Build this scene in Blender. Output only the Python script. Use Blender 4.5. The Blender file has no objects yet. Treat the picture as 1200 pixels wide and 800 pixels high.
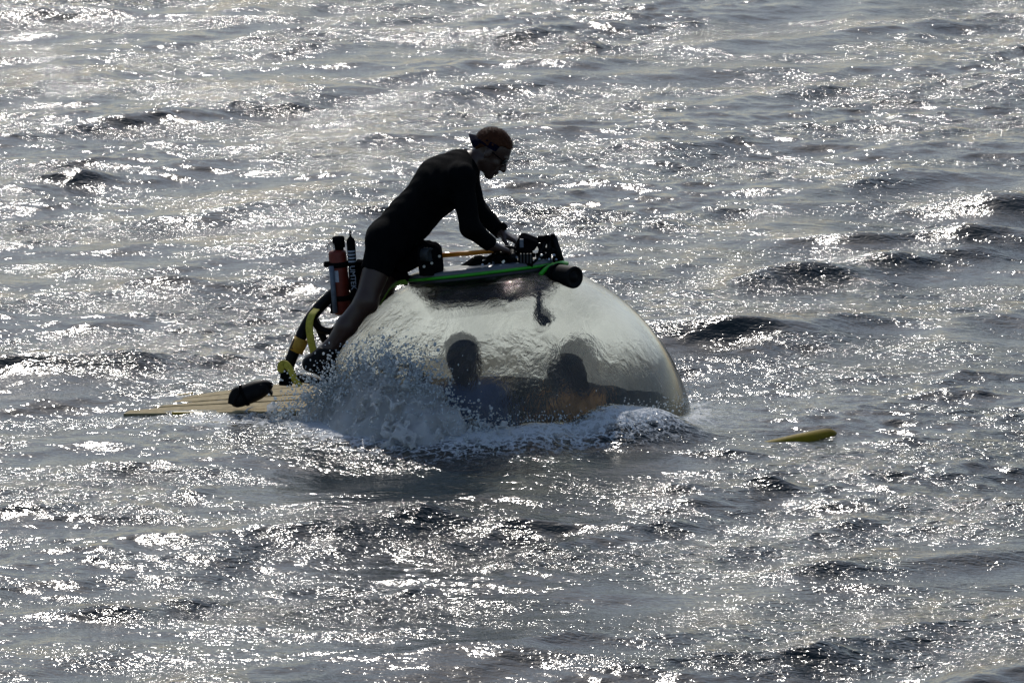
import bpy, bmesh, math, random
import numpy as np
from mathutils import Vector, Matrix

random.seed(7)
rng = np.random.default_rng(11)
SC = bpy.context.scene
COL = SC.collection
R = math.radians

# ------------------------------------------------------------------ camera
CAM_LOC = Vector((0.0, -39.33, 7.31))
PITCH = R(10.0)
FPX = 8800.0                                   # focal length in pixels of a 1200 px wide frame
cd = bpy.data.cameras.new('camera')
cd.sensor_width = 36.0
cd.lens = FPX / 1200.0 * 36.0
cd.clip_start = 0.5
cd.clip_end = 20000.0
cd.dof.use_dof = True
cd.dof.focus_distance = 39.6
cd.dof.aperture_fstop = 11.0
cam = bpy.data.objects.new('camera', cd)
COL.objects.link(cam)
cam.location = CAM_LOC
cam.rotation_euler = (math.pi / 2 - PITCH, 0, 0)
SC.camera = cam

# ------------------------------------------------------------------ sky and sun
SUN_EL = R(40.0)
SUN_AZ = R(-6.0)                              # from straight behind the subject, a little to the left
w = bpy.data.worlds.new('World')
SC.world = w
w.use_nodes = True
nt = w.node_tree
nt.nodes.clear()
sky = nt.nodes.new('ShaderNodeTexSky')
sky.sky_type = 'NISHITA'
sky.sun_disc = False
sky.sun_elevation = SUN_EL
sky.sun_rotation = SUN_AZ
sky.air_density = 1.0
sky.dust_density = 0.88
sky.ozone_density = 1.0
bg = nt.nodes.new('ShaderNodeBackground')
bg.inputs['Strength'].default_value = 0.13
wo = nt.nodes.new('ShaderNodeOutputWorld')
nt.links.new(sky.outputs[0], bg.inputs[0])
nt.links.new(bg.outputs[0], wo.inputs[0])

sl = bpy.data.lights.new('sun', 'SUN')
sl.energy = 2.7
sl.angle = R(0.5)
sl.color = (1.0, 0.95, 0.88)
sun = bpy.data.objects.new('sun', sl)
COL.objects.link(sun)
to_sun = Vector((math.sin(SUN_AZ) * math.cos(SUN_EL), math.cos(SUN_AZ) * math.cos(SUN_EL), math.sin(SUN_EL)))
sun.rotation_euler = to_sun.to_track_quat('Z', 'Y').to_euler()
sun.location = to_sun * 60

SC.view_settings.view_transform = 'Standard'
SC.view_settings.look = 'None'
SC.view_settings.gamma = 1.0
SC.view_settings.exposure = -0.45
SC.cycles.use_denoising = True
SC.cycles.max_bounces = 14
SC.cycles.transmission_bounces = 12
SC.cycles.transparent_max_bounces = 16
SC.cycles.caustics_refractive = False
SC.cycles.caustics_reflective = False
SC.cycles.sample_clamp_indirect = 4.0

# ------------------------------------------------------------------ helpers
CP, SP = math.cos(PITCH), math.sin(PITCH)


def P(px, py, Y=0.0):
    """the point at depth Y that lies on the sight line of photograph pixel (px, py)"""
    u = (px - 600.0) / FPX
    v = (400.0 - py) / FPX
    d = Vector((u, CP + v * SP, -SP + v * CP))
    t = (Y - CAM_LOC.y) / d.y
    return CAM_LOC + d * t


def PXM(Y=0.0):
    return FPX / (Y + 39.33 + 0.6) * 1.0        # pixels per metre near depth Y


def tag(o, label=None, cat=None, group=None, kind=None):
    if label: o['label'] = label
    if cat: o['category'] = cat
    if group: o['group'] = group
    if kind: o['kind'] = kind
    return o


def empty(name, loc, label, cat, group=None):
    o = bpy.data.objects.new(name, None)
    o.empty_display_size = 0.1
    COL.objects.link(o)
    o.location = loc
    return tag(o, label, cat, group)


def link_mesh(name, me, mat, parent=None, smooth=False):
    o = bpy.data.objects.new(name, me)
    COL.objects.link(o)
    if mat is not None and not me.materials:
        me.materials.append(mat)
    if smooth:
        me.polygons.foreach_set('use_smooth', np.ones(len(me.polygons), bool))
    if parent is not None:
        o.parent = parent
        # geometry is given in world metres: undo the chain of parent locations
        off = Vector((0, 0, 0))
        p = parent
        while p is not None:
            off += p.location
            p = p.parent
        o.location = -off
    return o


def np_mesh(name, V, F):
    """V (n,3), F (m,k) with k 3 or 4"""
    V = np.ascontiguousarray(V, np.float32)
    F = np.ascontiguousarray(F, np.int32)
    me = bpy.data.meshes.new(name)
    k = F.shape[1]
    me.vertices.add(len(V))
    me.vertices.foreach_set('co', V.ravel())
    me.loops.add(F.size)
    me.loops.foreach_set('vertex_index', F.ravel())
    me.polygons.add(len(F))
    me.polygons.foreach_set('loop_start', np.arange(0, F.size, k, dtype=np.int32))
    me.update(calc_edges=True)
    me.validate()
    return me


def bm_obj(name, bm, mat, parent=None, smooth=False):
    me = bpy.data.meshes.new(name)
    bmesh.ops.recalc_face_normals(bm, faces=bm.faces)
    bm.to_mesh(me)
    bm.free()
    return link_mesh(name, me, mat, parent, smooth)


def tube(bm, pts, r, n=10, closed=False, flat=None):
    """round tube through pts; r number or list; flat=(ratio, axis vector) squashes the section"""
    pts = [Vector(p) for p in pts]
    m = len(pts)
    rs = [r] * m if isinstance(r, (int, float)) else list(r)
    rings = []
    ref = Vector((0, 1, 0))
    for i, p in enumerate(pts):
        a = pts[(i - 1) % m] if (i > 0 or closed) else p
        b = pts[(i + 1) % m] if (i < m - 1 or closed) else p
        t = (b - a).normalized()
        s = ref - t * ref.dot(t)
        if s.length < 0.05:
            s = Vector((1, 0, 0)) - t * t.x
        s.normalize()
        q = t.cross(s)
        ring = []
        for j in range(n):
            an = 2 * math.pi * j / n
            ring.append(bm.verts.new(p + (s * math.cos(an) + q * math.sin(an)) * rs[i]))
        rings.append(ring)
    cnt = m if closed else m - 1
    for i in range(cnt):
        A, B = rings[i], rings[(i + 1) % m]
        for j in range(n):
            bm.faces.new((A[j], A[(j + 1) % n], B[(j + 1) % n], B[j]))
    if not closed:
        bm.faces.new(rings[0][::-1])
        bm.faces.new(rings[-1])
    return bm


def curve_pts(ctrl, n=8):
    """Catmull-Rom through control points"""
    c = [Vector(p) for p in ctrl]
    c = [c[0] * 2 - c[1]] + c + [c[-1] * 2 - c[-2]]
    out = []
    for i in range(1, len(c) - 2):
        for k in range(n):
            t = k / n
            p0, p1, p2, p3 = c[i - 1], c[i], c[i + 1], c[i + 2]
            out.append(0.5 * ((2 * p1) + (p2 - p0) * t + (2 * p0 - 5 * p1 + 4 * p2 - p3) * t * t + (3 * p1 - p0 - 3 * p2 + p3) * t ** 3))
    out.append(c[-2])
    return out


def ribbon(bm, ctrl, width, thick, wdir=Vector((0, 1, 0)), n=8):
    """flat strap through control points, width along wdir (vector or list of vectors)"""
    pts = curve_pts(ctrl, n)
    rows = []
    for i, p in enumerate(pts):
        t = (pts[min(i + 1, len(pts) - 1)] - pts[max(i - 1, 0)]).normalized()
        wv = Vector(wdir)
        wv = (wv - t * wv.dot(t)).normalized()
        nn = t.cross(wv)
        h = wv * width / 2
        d = nn * thick / 2
        rows.append([bm.verts.new(p + h + d), bm.verts.new(p - h + d), bm.verts.new(p - h - d), bm.verts.new(p + h - d)])
    for a, b in zip(rows, rows[1:]):
        for j in range(4):
            bm.faces.new((a[j], a[(j + 1) % 4], b[(j + 1) % 4], b[j]))
    bm.faces.new(rows[0][::-1])
    bm.faces.new(rows[-1])
    return bm


def plate(bm, poly, y0, y1, bev=0.0):
    """pixel outline extruded between depths y0 (near) and y1 (far); the outline's points are taken at mid depth"""
    ym = (y0 + y1) / 2
    pts = [P(a, b, ym) for a, b in poly]
    A = [bm.verts.new(Vector((p.x, y0, p.z))) for p in pts]
    B = [bm.verts.new(Vector((p.x, y1, p.z))) for p in pts]
    fs = [bm.faces.new(A), bm.faces.new(B[::-1])]
    n = len(pts)
    for i in range(n):
        fs.append(bm.faces.new((A[i], A[(i + 1) % n], B[(i + 1) % n], B[i])))
    if bev:
        es = list({e for f in fs for e in f.edges})
        bmesh.ops.bevel(bm, geom=es, offset=bev, segments=2, affect='EDGES', profile=0.6)
    return bm


def frame_of(axis):
    z = Vector(axis).normalized()
    x = Vector((0, 1, 0)) if abs(z.y) < 0.9 else Vector((1, 0, 0))
    x = (x - z * x.dot(z)).normalized()
    return x, z.cross(x), z


def lathe(bm, origin, axis, prof, n=28):
    """prof list of (radius, distance along axis)"""
    x, y, z = frame_of(axis)
    o = Vector(origin)
    rings = []
    for r, h in prof:
        if r < 1e-5:
            rings.append([bm.verts.new(o + z * h)])
        else:
            rings.append([bm.verts.new(o + z * h + (x * math.cos(2 * math.pi * j / n) + y * math.sin(2 * math.pi * j / n)) * r) for j in range(n)])
    for A, B in zip(rings, rings[1:]):
        if len(A) == 1 and len(B) == 1:
            continue
        for j in range(n):
            k = (j + 1) % n
            if len(A) == 1:
                bm.faces.new((A[0], B[k], B[j]))
            elif len(B) == 1:
                bm.faces.new((A[j], A[k], B[0]))
            else:
                bm.faces.new((A[j], A[k], B[k], B[j]))
    return bm


def boxm(bm, c, sx, sy, sz, rot=None, bev=0.0):
    r = bmesh.ops.create_cube(bm, size=1.0)
    vs = r['verts']
    M = Matrix.Translation(Vector(c)) @ (rot.to_4x4() if rot is not None else Matrix.Identity(4)) @ Matrix.Diagonal((sx, sy, sz, 1))
    bmesh.ops.transform(bm, matrix=M, verts=vs)
    if bev:
        es = list({e for v in vs for e in v.link_edges})
        bmesh.ops.bevel(bm, geom=es, offset=bev, segments=2, affect='EDGES', profile=0.6)
    return bm


# ------------------------------------------------------------------ materials
class NT:
    def __init__(self, name):
        self.m = bpy.data.materials.new(name)
        self.m.use_nodes = True
        self.t = self.m.node_tree
        self.t.nodes.clear()
        self.out = self.t.nodes.new('ShaderNodeOutputMaterial')

    def n(self, typ, **kw):
        nd = self.t.nodes.new(typ)
        for k, v in kw.items():
            if k.startswith('i_'):
                key = k[2:].replace('_', ' ')
                nd.inputs[key].default_value = v
            else:
                setattr(nd, k, v)
        return nd

    def l(self, a, b):
        self.t.links.new(a, b)


def noise_node(N, scale, detail=3.0, rough=0.55, vec=None, dist=0.0, dims='3D'):
    nd = N.n('ShaderNodeTexNoise', noise_dimensions=dims)
    nd.inputs['Scale'].default_value = scale
    nd.inputs['Detail'].default_value = detail
    nd.inputs['Roughness'].default_value = rough
    nd.inputs['Distortion'].default_value = dist
    if vec is not None:
        N.l(vec, nd.inputs['Vector'])
    return nd


def surf(name, color, rough=0.5, metal=0.0, grime=0.25, scale=14.0, bump=0.15, spec=0.5, coat=0.0, rvar=0.2, color2=None, trans=0.0):
    """painted / plastic / cloth surface: colour mottled by noise, roughness varied, slight relief"""
    N = NT(name)
    b = N.n('ShaderNodeBsdfPrincipled')
    tc = N.n('ShaderNodeTexCoord')
    nz = noise_node(N, scale, 5.0, 0.6, tc.outputs['Object'])
    nf = noise_node(N, scale * 6, 3.0, 0.6, tc.outputs['Object'])
    mix = N.n('ShaderNodeMix', data_type='RGBA')
    c2 = color2 if color2 else tuple(c * (1 - grime) for c in color)
    mix.inputs[6].default_value = (*color, 1)
    mix.inputs[7].default_value = (*c2, 1)
    rm = N.n('ShaderNodeMapRange')
    rm.inputs['From Min'].default_value = 0.38
    rm.inputs['From Max'].default_value = 0.66
    N.l(nz.outputs[0], rm.inputs[0])
    N.l(rm.outputs[0], mix.inputs[0])
    N.l(mix.outputs[2], b.inputs['Base Color'])
    r2 = N.n('ShaderNodeMapRange')
    r2.inputs['To Min'].default_value = max(0.02, rough - rvar * rough)
    r2.inputs['To Max'].default_value = min(1.0, rough + rvar * rough)
    N.l(nf.outputs[0], r2.inputs[0])
    N.l(r2.outputs[0], b.inputs['Roughness'])
    b.inputs['Metallic'].default_value = metal
    b.inputs['Specular IOR Level'].default_value = spec
    b.inputs['Coat Weight'].default_value = coat
    b.inputs['Transmission Weight'].default_value = trans
    if bump:
        bp = N.n('ShaderNodeBump')
        bp.inputs['Strength'].default_value = bump
        bp.inputs['Distance'].default_value = 0.004
        N.l(nf.outputs[0], bp.inputs['Height'])
        N.l(bp.outputs[0], b.inputs['Normal'])
    N.l(b.outputs[0], N.out.inputs[0])
    return N.m


def water_material():
    N = NT('sea_water')
    geo = N.n('ShaderNodeNewGeometry')
    # slow patches of rougher and smoother water (cat's paws)
    mp = N.n('ShaderNodeMapping')
    mp.inputs['Rotation'].default_value = (0, 0, R(38))
    mp.inputs['Scale'].default_value = (0.55, 1.0, 1.0)
    N.l(geo.outputs['Position'], mp.inputs[0])
    patch = noise_node(N, 0.9, 4.0, 0.62, mp.outputs[0], 0.5)
    pr = N.n('ShaderNodeMapRange')
    pr.inputs['From Min'].default_value = 0.43
    pr.inputs['From Max'].default_value = 0.60
    pr.inputs['To Min'].default_value = RIP_LO
    pr.inputs['To Max'].default_value = RIP_HI
    N.l(patch.outputs[0], pr.inputs[0])
    m2 = N.n('ShaderNodeMapping')
    m2.inputs['Rotation'].default_value = (0, 0, R(30))
    m2.inputs['Scale'].default_value = (0.55, 1.0, 1.0)
    N.l(geo.outputs['Position'], m2.inputs[0])
    n1 = noise_node(N, 13.0, 3.0, 0.55, m2.outputs[0], 0.4)
    n2 = noise_node(N, 48.0, 2.0, 0.5, m2.outputs[0], 0.3)
    add = N.n('ShaderNodeMath', operation='MULTIPLY_ADD')
    N.l(n2.outputs[0], add.inputs[0])
    add.inputs[1].default_value = 0.42
    N.l(n1.outputs[0], add.inputs[2])
    bp = N.n('ShaderNodeBump')
    bp.inputs['Distance'].default_value = 0.030
    N.l(add.outputs[0], bp.inputs['Height'])
    N.l(pr.outputs[0], bp.inputs['Strength'])
    b = N.n('ShaderNodeBsdfPrincipled')
    b.inputs['Base Color'].default_value = (0.009, 0.018, 0.020, 1)
    b.inputs['Roughness'].default_value = 0.12
    b.inputs['IOR'].default_value = 1.33
    N.l(bp.outputs[0], b.inputs['Normal'])
    # foam: attribute times lacy noise
    at = N.n('ShaderNodeAttribute', attribute_name='foam')
    vo = N.n('ShaderNodeTexVoronoi', feature='DISTANCE_TO_EDGE')
    vo.inputs['Scale'].default_value = 16.0
    wn = noise_node(N, 9.0, 4.0, 0.6, geo.outputs['Position'])
    wm = N.n('ShaderNodeMix', data_type='RGBA')
    wm.inputs[0].default_value = 0.22
    N.l(geo.outputs['Position'], wm.inputs[6])
    N.l(wn.outputs[1], wm.inputs[7])
    N.l(wm.outputs[2], vo.inputs['Vector'])
    vr = N.n('ShaderNodeMapRange')
    vr.inputs['From Min'].default_value = 0.0
    vr.inputs['From Max'].default_value = 0.16
    vr.inputs['To Min'].default_value = 1.0
    vr.inputs['To Max'].default_value = 0.0
    N.l(vo.outputs[0], vr.inputs[0])
    fn = noise_node(N, 30.0, 5.0, 0.62, geo.outputs['Position'])
    s1 = N.n('ShaderNodeMath', operation='MULTIPLY_ADD')
    N.l(vr.outputs[0], s1.inputs[0])
    s1.inputs[1].default_value = 0.5
    N.l(fn.outputs[0], s1.inputs[2])
    s2 = N.n('ShaderNodeMath', operation='ADD')
    N.l(s1.outputs[0], s2.inputs[0])
    N.l(at.outputs['Fac'], s2.inputs[1])
    fr = N.n('ShaderNodeMapRange')
    fr.inputs['From Min'].default_value = 1.05
    fr.inputs['From Max'].default_value = 1.55
    N.l(s2.outputs[0], fr.inputs[0])
    # no foam at all where the attribute is zero
    gt = N.n('ShaderNodeMath', operation='MINIMUM')
    g4 = N.n('ShaderNodeMath', operation='MULTIPLY')
    g4.inputs[1].default_value = 3.0
    N.l(at.outputs['Fac'], g4.inputs[0])
    N.l(fr.outputs[0], gt.inputs[0])
    N.l(g4.outputs[0], gt.inputs[1])
    fb = N.n('ShaderNodeBsdfPrincipled')
    fb.inputs['Base Color'].default_value = (0.62, 0.66, 0.70, 1)
    fb.inputs['Roughness'].default_value = 0.55
    fb.inputs['Subsurface Weight'].default_value = 0.0
    bp2 = N.n('ShaderNodeBump')
    bp2.inputs['Distance'].default_value = 0.02
    bp2.inputs['Strength'].default_value = 0.8
    N.l(fn.outputs[0], bp2.inputs['Height'])
    N.l(bp2.outputs[0], fb.inputs['Normal'])
    ms = N.n('ShaderNodeMixShader')
    N.l(gt.outputs[0], ms.inputs[0])
    N.l(b.outputs[0], ms.inputs[1])
    N.l(fb.outputs[0], ms.inputs[2])
    N.l(ms.outputs[0], N.out.inputs[0])
    return N.m


RIP_LO, RIP_HI = 0.27, 1.12

# ------------------------------------------------------------------ the sea
SPH_C = P(590.4, 527, 0.0)
SPH_R = 1.02


def fft_tile(L, N, wind, l_peak, l_min, spread, slope_rms, seed, choppy):
    g = np.random.default_rng(seed)
    k1 = 2 * np.pi * np.fft.fftfreq(N, L / N)
    kx, ky = np.meshgrid(k1, k1, indexing='ij')
    k = np.hypot(kx, ky)
    k[0, 0] = 1
    cosd = (kx * wind[0] + ky * wind[1]) / k
    kp, km = 2 * np.pi / l_peak, 2 * np.pi / l_min
    S = k ** -4.0 * np.exp(-1.1 * (kp / k) ** 2) * np.exp(-(k / km) ** 2)
    S *= np.where(cosd > 0, np.abs(cosd) ** spread, 0.10 * np.abs(cosd) ** spread) + 0.03
    S[0, 0] = 0
    A = np.sqrt(S) * (g.normal(size=k.shape) + 1j * g.normal(size=k.shape))
    h = np.fft.ifft2(A).real
    sx = np.fft.ifft2(1j * kx * A).real
    sy = np.fft.ifft2(1j * ky * A).real
    s = slope_rms / math.sqrt((sx ** 2 + sy ** 2).mean())
    dx = np.fft.ifft2(-1j * kx / k * A).real
    dy = np.fft.ifft2(-1j * ky / k * A).real
    return h * s, -dx * s * choppy, -dy * s * choppy


def sample(t, L, x, y):
    N = t.shape[0]
    u = (x / L * N) % N
    v = (y / L * N) % N
    i = np.floor(u).astype(int)
    j = np.floor(v).astype(int)
    a, b = u - i, v - j
    i %= N
    j %= N
    i1, j1 = (i + 1) % N, (j + 1) % N
    return (t[i, j] * (1 - a) * (1 - b) + t[i1, j] * a * (1 - b) + t[i, j1] * (1 - a) * b + t[i1, j1] * a * b)


def axis_pts(a, b, step, far, ratio=1.22):
    core = np.arange(a, b + step / 2, step)
    out = [core]
    s, x, hi = step, core[-1], []
    while x < far:
        s *= ratio
        x += s
        hi.append(x)
    s, x, lo = step, core[0], []
    while x > -far:
        s *= ratio
        x -= s
        lo.append(x)
    return np.concatenate([np.array(lo[::-1]), core, np.array(hi)])


def build_sea():
    xs = axis_pts(-4.4, 4.4, 0.0140, 6000.0, 1.16)
    ys = axis_pts(-7.6, 18.0, 0.0300, 9000.0, 1.16)
    X, Y = np.meshgrid(xs, ys, indexing='ij')
    wd = np.array([0.55, -0.83])
    wd /= np.linalg.norm(wd)
    big = fft_tile(26.0, 1024, wd, 2.1, 0.30, 3.0, 0.094, 5, 1.2)
    w2 = np.array([0.25, -0.97])
    sm = fft_tile(9.3, 1024, w2, 0.50, 0.04, 2.0, 0.100, 9, 0.7)
    cx, sx_ = math.cos(0.3), math.sin(0.3)
    # fade waves out with distance from the fine patch, where the mesh is too coarse to carry them
    d = np.maximum(np.maximum(np.abs(X) - 4.4, 0), np.maximum(np.maximum(Y - 18, -7.6 - Y), 0))
    f1 = 1 / (1 + (d / 14.0) ** 3)
    f2 = 1 / (1 + (d / 1.2) ** 3)
    # calmer and busier patches of ripples
    pat = sample(big[0], 26.0, X * 0.7 + 3, Y * 0.35 + 7)
    pat = 1 + 0.55 * np.clip(pat / pat.std(), -1.2, 1.6)
    xr, yr = X * cx - Y * sx_, X * sx_ + Y * cx
    H = sample(big[0], 26.0, X, Y) * f1
    HS = sample(sm[0], 9.3, xr, yr) * f2 * pat * (1 + 1.1 * np.exp(-((X - 1.7) / 0.9) ** 2 - ((Y - 0.9) / 1.3) ** 2))
    DX = sample(big[1], 26.0, X, Y) * f1
    DY = sample(big[2], 26.0, X, Y) * f1
    a, b = sample(sm[1], 9.3, xr, yr) * f2, sample(sm[2], 9.3, xr, yr) * f2
    DX += (a * cx + b * sx_) * pat
    DY += (-a * sx_ + b * cx) * pat
    # calm the swell beside the hull so that it stays awash at its own level
    rx, ry = X - SPH_C.x, Y - SPH_C.y
    rad = np.hypot(rx, ry)
    calm = np.clip((rad - 0.7) / 1.6, 0.0, 1.0)
    calm = 0.35 + 0.65 * calm * calm * (3 - 2 * calm)
    dk = np.exp(-((X + 1.55) / 0.75) ** 4 - ((Y - 0.25) / 0.6) ** 4)
    ns = np.exp(-((X - 1.5) / 0.5) ** 4 - ((Y + 0.72) / 0.35) ** 4)
    calm = calm * (1 - 0.55 * np.maximum(dk, ns))
    H = H * calm + HS * (0.6 + 0.4 * calm)
    foam = np.zeros_like(H)

    def bump(px, py, wx, wy, h, rot=0.0, skew=0.0):
        """a wave of its own: crest under photograph pixel (px, py), widths in metres"""
        y0 = 0.0
        for _ in range(4):
            q = P(px, py, y0)
            y0 += q.z / math.tan(PITCH) * 0.9
        cxx, cyy = q.x, y0
        c, s = math.cos(rot), math.sin(rot)
        u = (X - cxx) * c + (Y - cyy) * s
        v = -(X - cxx) * s + (Y - cyy) * c
        vv = np.where(v < 0, v / (wy * (1 - skew)), v / (wy * (1 + skew)))
        return h * np.exp(-(u / wx) ** 2 - vv ** 2)

    jit = np.clip(1.0 + 4.0 * sample(sm[0], 9.3, X * 0.45 + 1.7, Y * 0.45 + 4.1), 0.75, 1.35)
    for args in WAVES:
        H += bump(*args) * 1.0 * jit
    # the hump of water pushed up against the front of the dome
    ang = np.arctan2(ry, rx)                      # -pi/2 = towards the camera
    da = (ang + math.pi / 2 - 0.42 + math.pi) % (2 * math.pi) - math.pi
    hump = np.exp(-(np.abs(da) / 0.70) ** 3)
    wob = 0.035 * np.sin(ang * 7 + 1) + 0.02 * np.sin(ang * 17) + 0.9 * sample(sm[0], 9.3, X * 0.5, Y * 0.5)
    H += hump * np.exp(-(np.maximum(rad - 0.98 - wob, 0) / 0.24) ** 2.2) * (0.155 + 0.5 * wob) * np.interp(da, [-0.6, -0.1, 0.25, 0.9], [0.45, 0.80, 1.0, 1.0])
    foam += hump * np.exp(-((rad - 1.10) / 0.2) ** 2) * np.interp(da, [-0.7, -0.1, 0.3, 0.8], [0.52, 0.50, 0.62, 0.66])
    # churned water where the dome breaks out on the left
    dl = (ang + math.pi / 2 + 0.62 + math.pi) % (2 * math.pi) - math.pi
    lump = np.exp(-(np.abs(dl) / 0.62) ** 4)
    H += lump * np.exp(-(np.maximum(rad - 0.98, 0) / 0.34) ** 2) * (0.03 + 1.2 * sample(sm[0], 9.3, X * 0.9 + 2, Y * 0.9))
    foam += lump * np.exp(-(np.maximum(rad - 1.0, 0) / 0.42) ** 2) * 0.85
    # wake: thin foam at right of the dome and behind
    wk = np.exp(-((X - 1.45) / 0.65) ** 2 - ((Y - 0.1) / 0.8) ** 2)
    foam += wk * 0.22
    foam += np.exp(-((rad - 1.05) / 0.10) ** 2) * 0.40
    foam += np.exp(-((X + 1.6) / 0.7) ** 2 - ((Y + 0.28) / 0.22) ** 2) * 0.62
    foam *= f1
    V = np.stack([X + DX * calm, Y + DY * calm, H], -1)
    nx, ny = X.shape
    idx = np.arange(nx * ny).reshape(nx, ny)
    F = np.stack([idx[:-1, :-1], idx[1:, :-1], idx[1:, 1:], idx[:-1, 1:]], -1).reshape(-1, 4)
    V = V.reshape(-1, 3)
    # the dome's inside stays dry
    r3 = np.hypot(V[:, 0] - SPH_C.x, V[:, 1] - SPH_C.y)
    lim = np.sqrt(np.maximum((SPH_R - 0.03) ** 2 - (V[:, 2] - SPH_C.z) ** 2, 0))
    inside = (r3 < lim) & (V[:, 2] < 0.9)
    F = F[~inside[F].any(1)]
    used = np.zeros(len(V), bool)
    used[F.ravel()] = True
    remap = np.cumsum(used) - 1
    V2 = V[used]
    F = remap[F]
    me = np_mesh('sea_water', V2, F)
    at = me.attributes.new('foam', 'FLOAT', 'POINT')
    fl = foam.reshape(-1)[used].astype(np.float32)
    at.data.foreach_set('value', fl)
    o = link_mesh('sea_water', me, water_material(), None, True)
    tag(o, 'dark rippled grey sea glittering against the sun', kind='structure')
    return o


# px, py, half-length, half-width (m), height (m), rotation, skew
WAVES = [
    (860, 395, 0.50, 0.26, 0.085, 0.10, 0.4),
    (960, 380, 0.45, 0.24, 0.060, 0.15, 0.4),
    (1165, 245, 0.42, 0.30, 0.090, 0.15, 0.4),
    (1000, 284, 0.34, 0.22, 0.055, 0.15, 0.4),
    (1120, 280, 0.30, 0.20, 0.060, 0.0, 0.4),
    (945, 322, 0.32, 0.20, 0.075, 0.05, 0.4),
    (880, 328, 0.20, 0.16, 0.045, 0.1, 0.4),
    (1035, 306, 0.24, 0.18, 0.065, 0.0, 0.4),
    (1140, 300, 0.28, 0.16, 0.035, 0.0, 0.4),
    (680, 54, 0.16, 0.24, 0.065, 0.0, 0.4),
    (600, 42, 0.30, 0.24, 0.045, 0.1, 0.4),
    (330, 18, 0.60, 0.26, 0.040, 0.2, 0.4),
    (330, 122, 0.30, 0.24, 0.050, 0.1, 0.4),
    (95, 209, 0.22, 0.20, 0.055, 0.0, 0.4),
    (60, 36, 0.30, 0.24, 0.040, 0.0, 0.4),
    (500, 615, 0.24, 0.18, 0.060, 0.0, 0.4),
    (390, 630, 0.36, 0.16, 0.042, 0.1, 0.4),
    (620, 618, 0.18, 0.13, 0.040, 0.0, 0.4),
    (220, 708, 0.20, 0.15, 0.045, 0.0, 0.4),
    (130, 722, 0.22, 0.15, 0.050, 0.0, 0.4),
    (20, 602, 0.22, 0.18, 0.055, 0.0, 0.4),
    (140, 605, 0.28, 0.16, 0.040, 0.0, 0.4),
    (900, 572, 0.13, 0.12, 0.050, 0.0, 0.4),
    (790, 577, 0.22, 0.13, 0.045, 0.0, 0.4),
    (850, 530, 0.22, 0.12, 0.040, 0.0, 0.4),
    (960, 670, 0.26, 0.13, 0.042, 0.1, 0.4),
    (1020, 688, 0.26, 0.12, 0.038, 0.0, 0.4),
    (860, 770, 0.24, 0.14, 0.042, 0.0, 0.4),
    (960, 768, 0.20, 0.14, 0.048, 0.0, 0.4),
    (1180, 600, 0.26, 0.16, 0.050, 0.0, 0.4),
    (60, 432, 0.55, 0.26, 0.065, 0.1, 0.3),
    (190, 336, 0.22, 0.16, 0.045, 0.0, 0.4),
    (640, 246, 0.22, 0.18, 0.040, -0.1, 0.4),
]
build_sea()


# ------------------------------------------------------------------ the submersible
sub = empty('submersible', Vector((SPH_C.x, SPH_C.y, -1.0)), 'yellow submersible surfacing with a large clear acrylic dome and a slatted deck', 'submersible')

HT_L, HT_A = R(6.6), R(8.0)                     # the hatch leans left and away
HN = Vector((-math.sin(HT_L), math.sin(HT_A), math.cos(HT_L) * math.cos(HT_A))).normalized()
HX = (Vector((1, 0, 0)) - HN * HN.x).normalized()
HY = HN.cross(HX)


def HP(u, v, ww):
    return SPH_C + HX * u + HY * v + HN * ww


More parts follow.
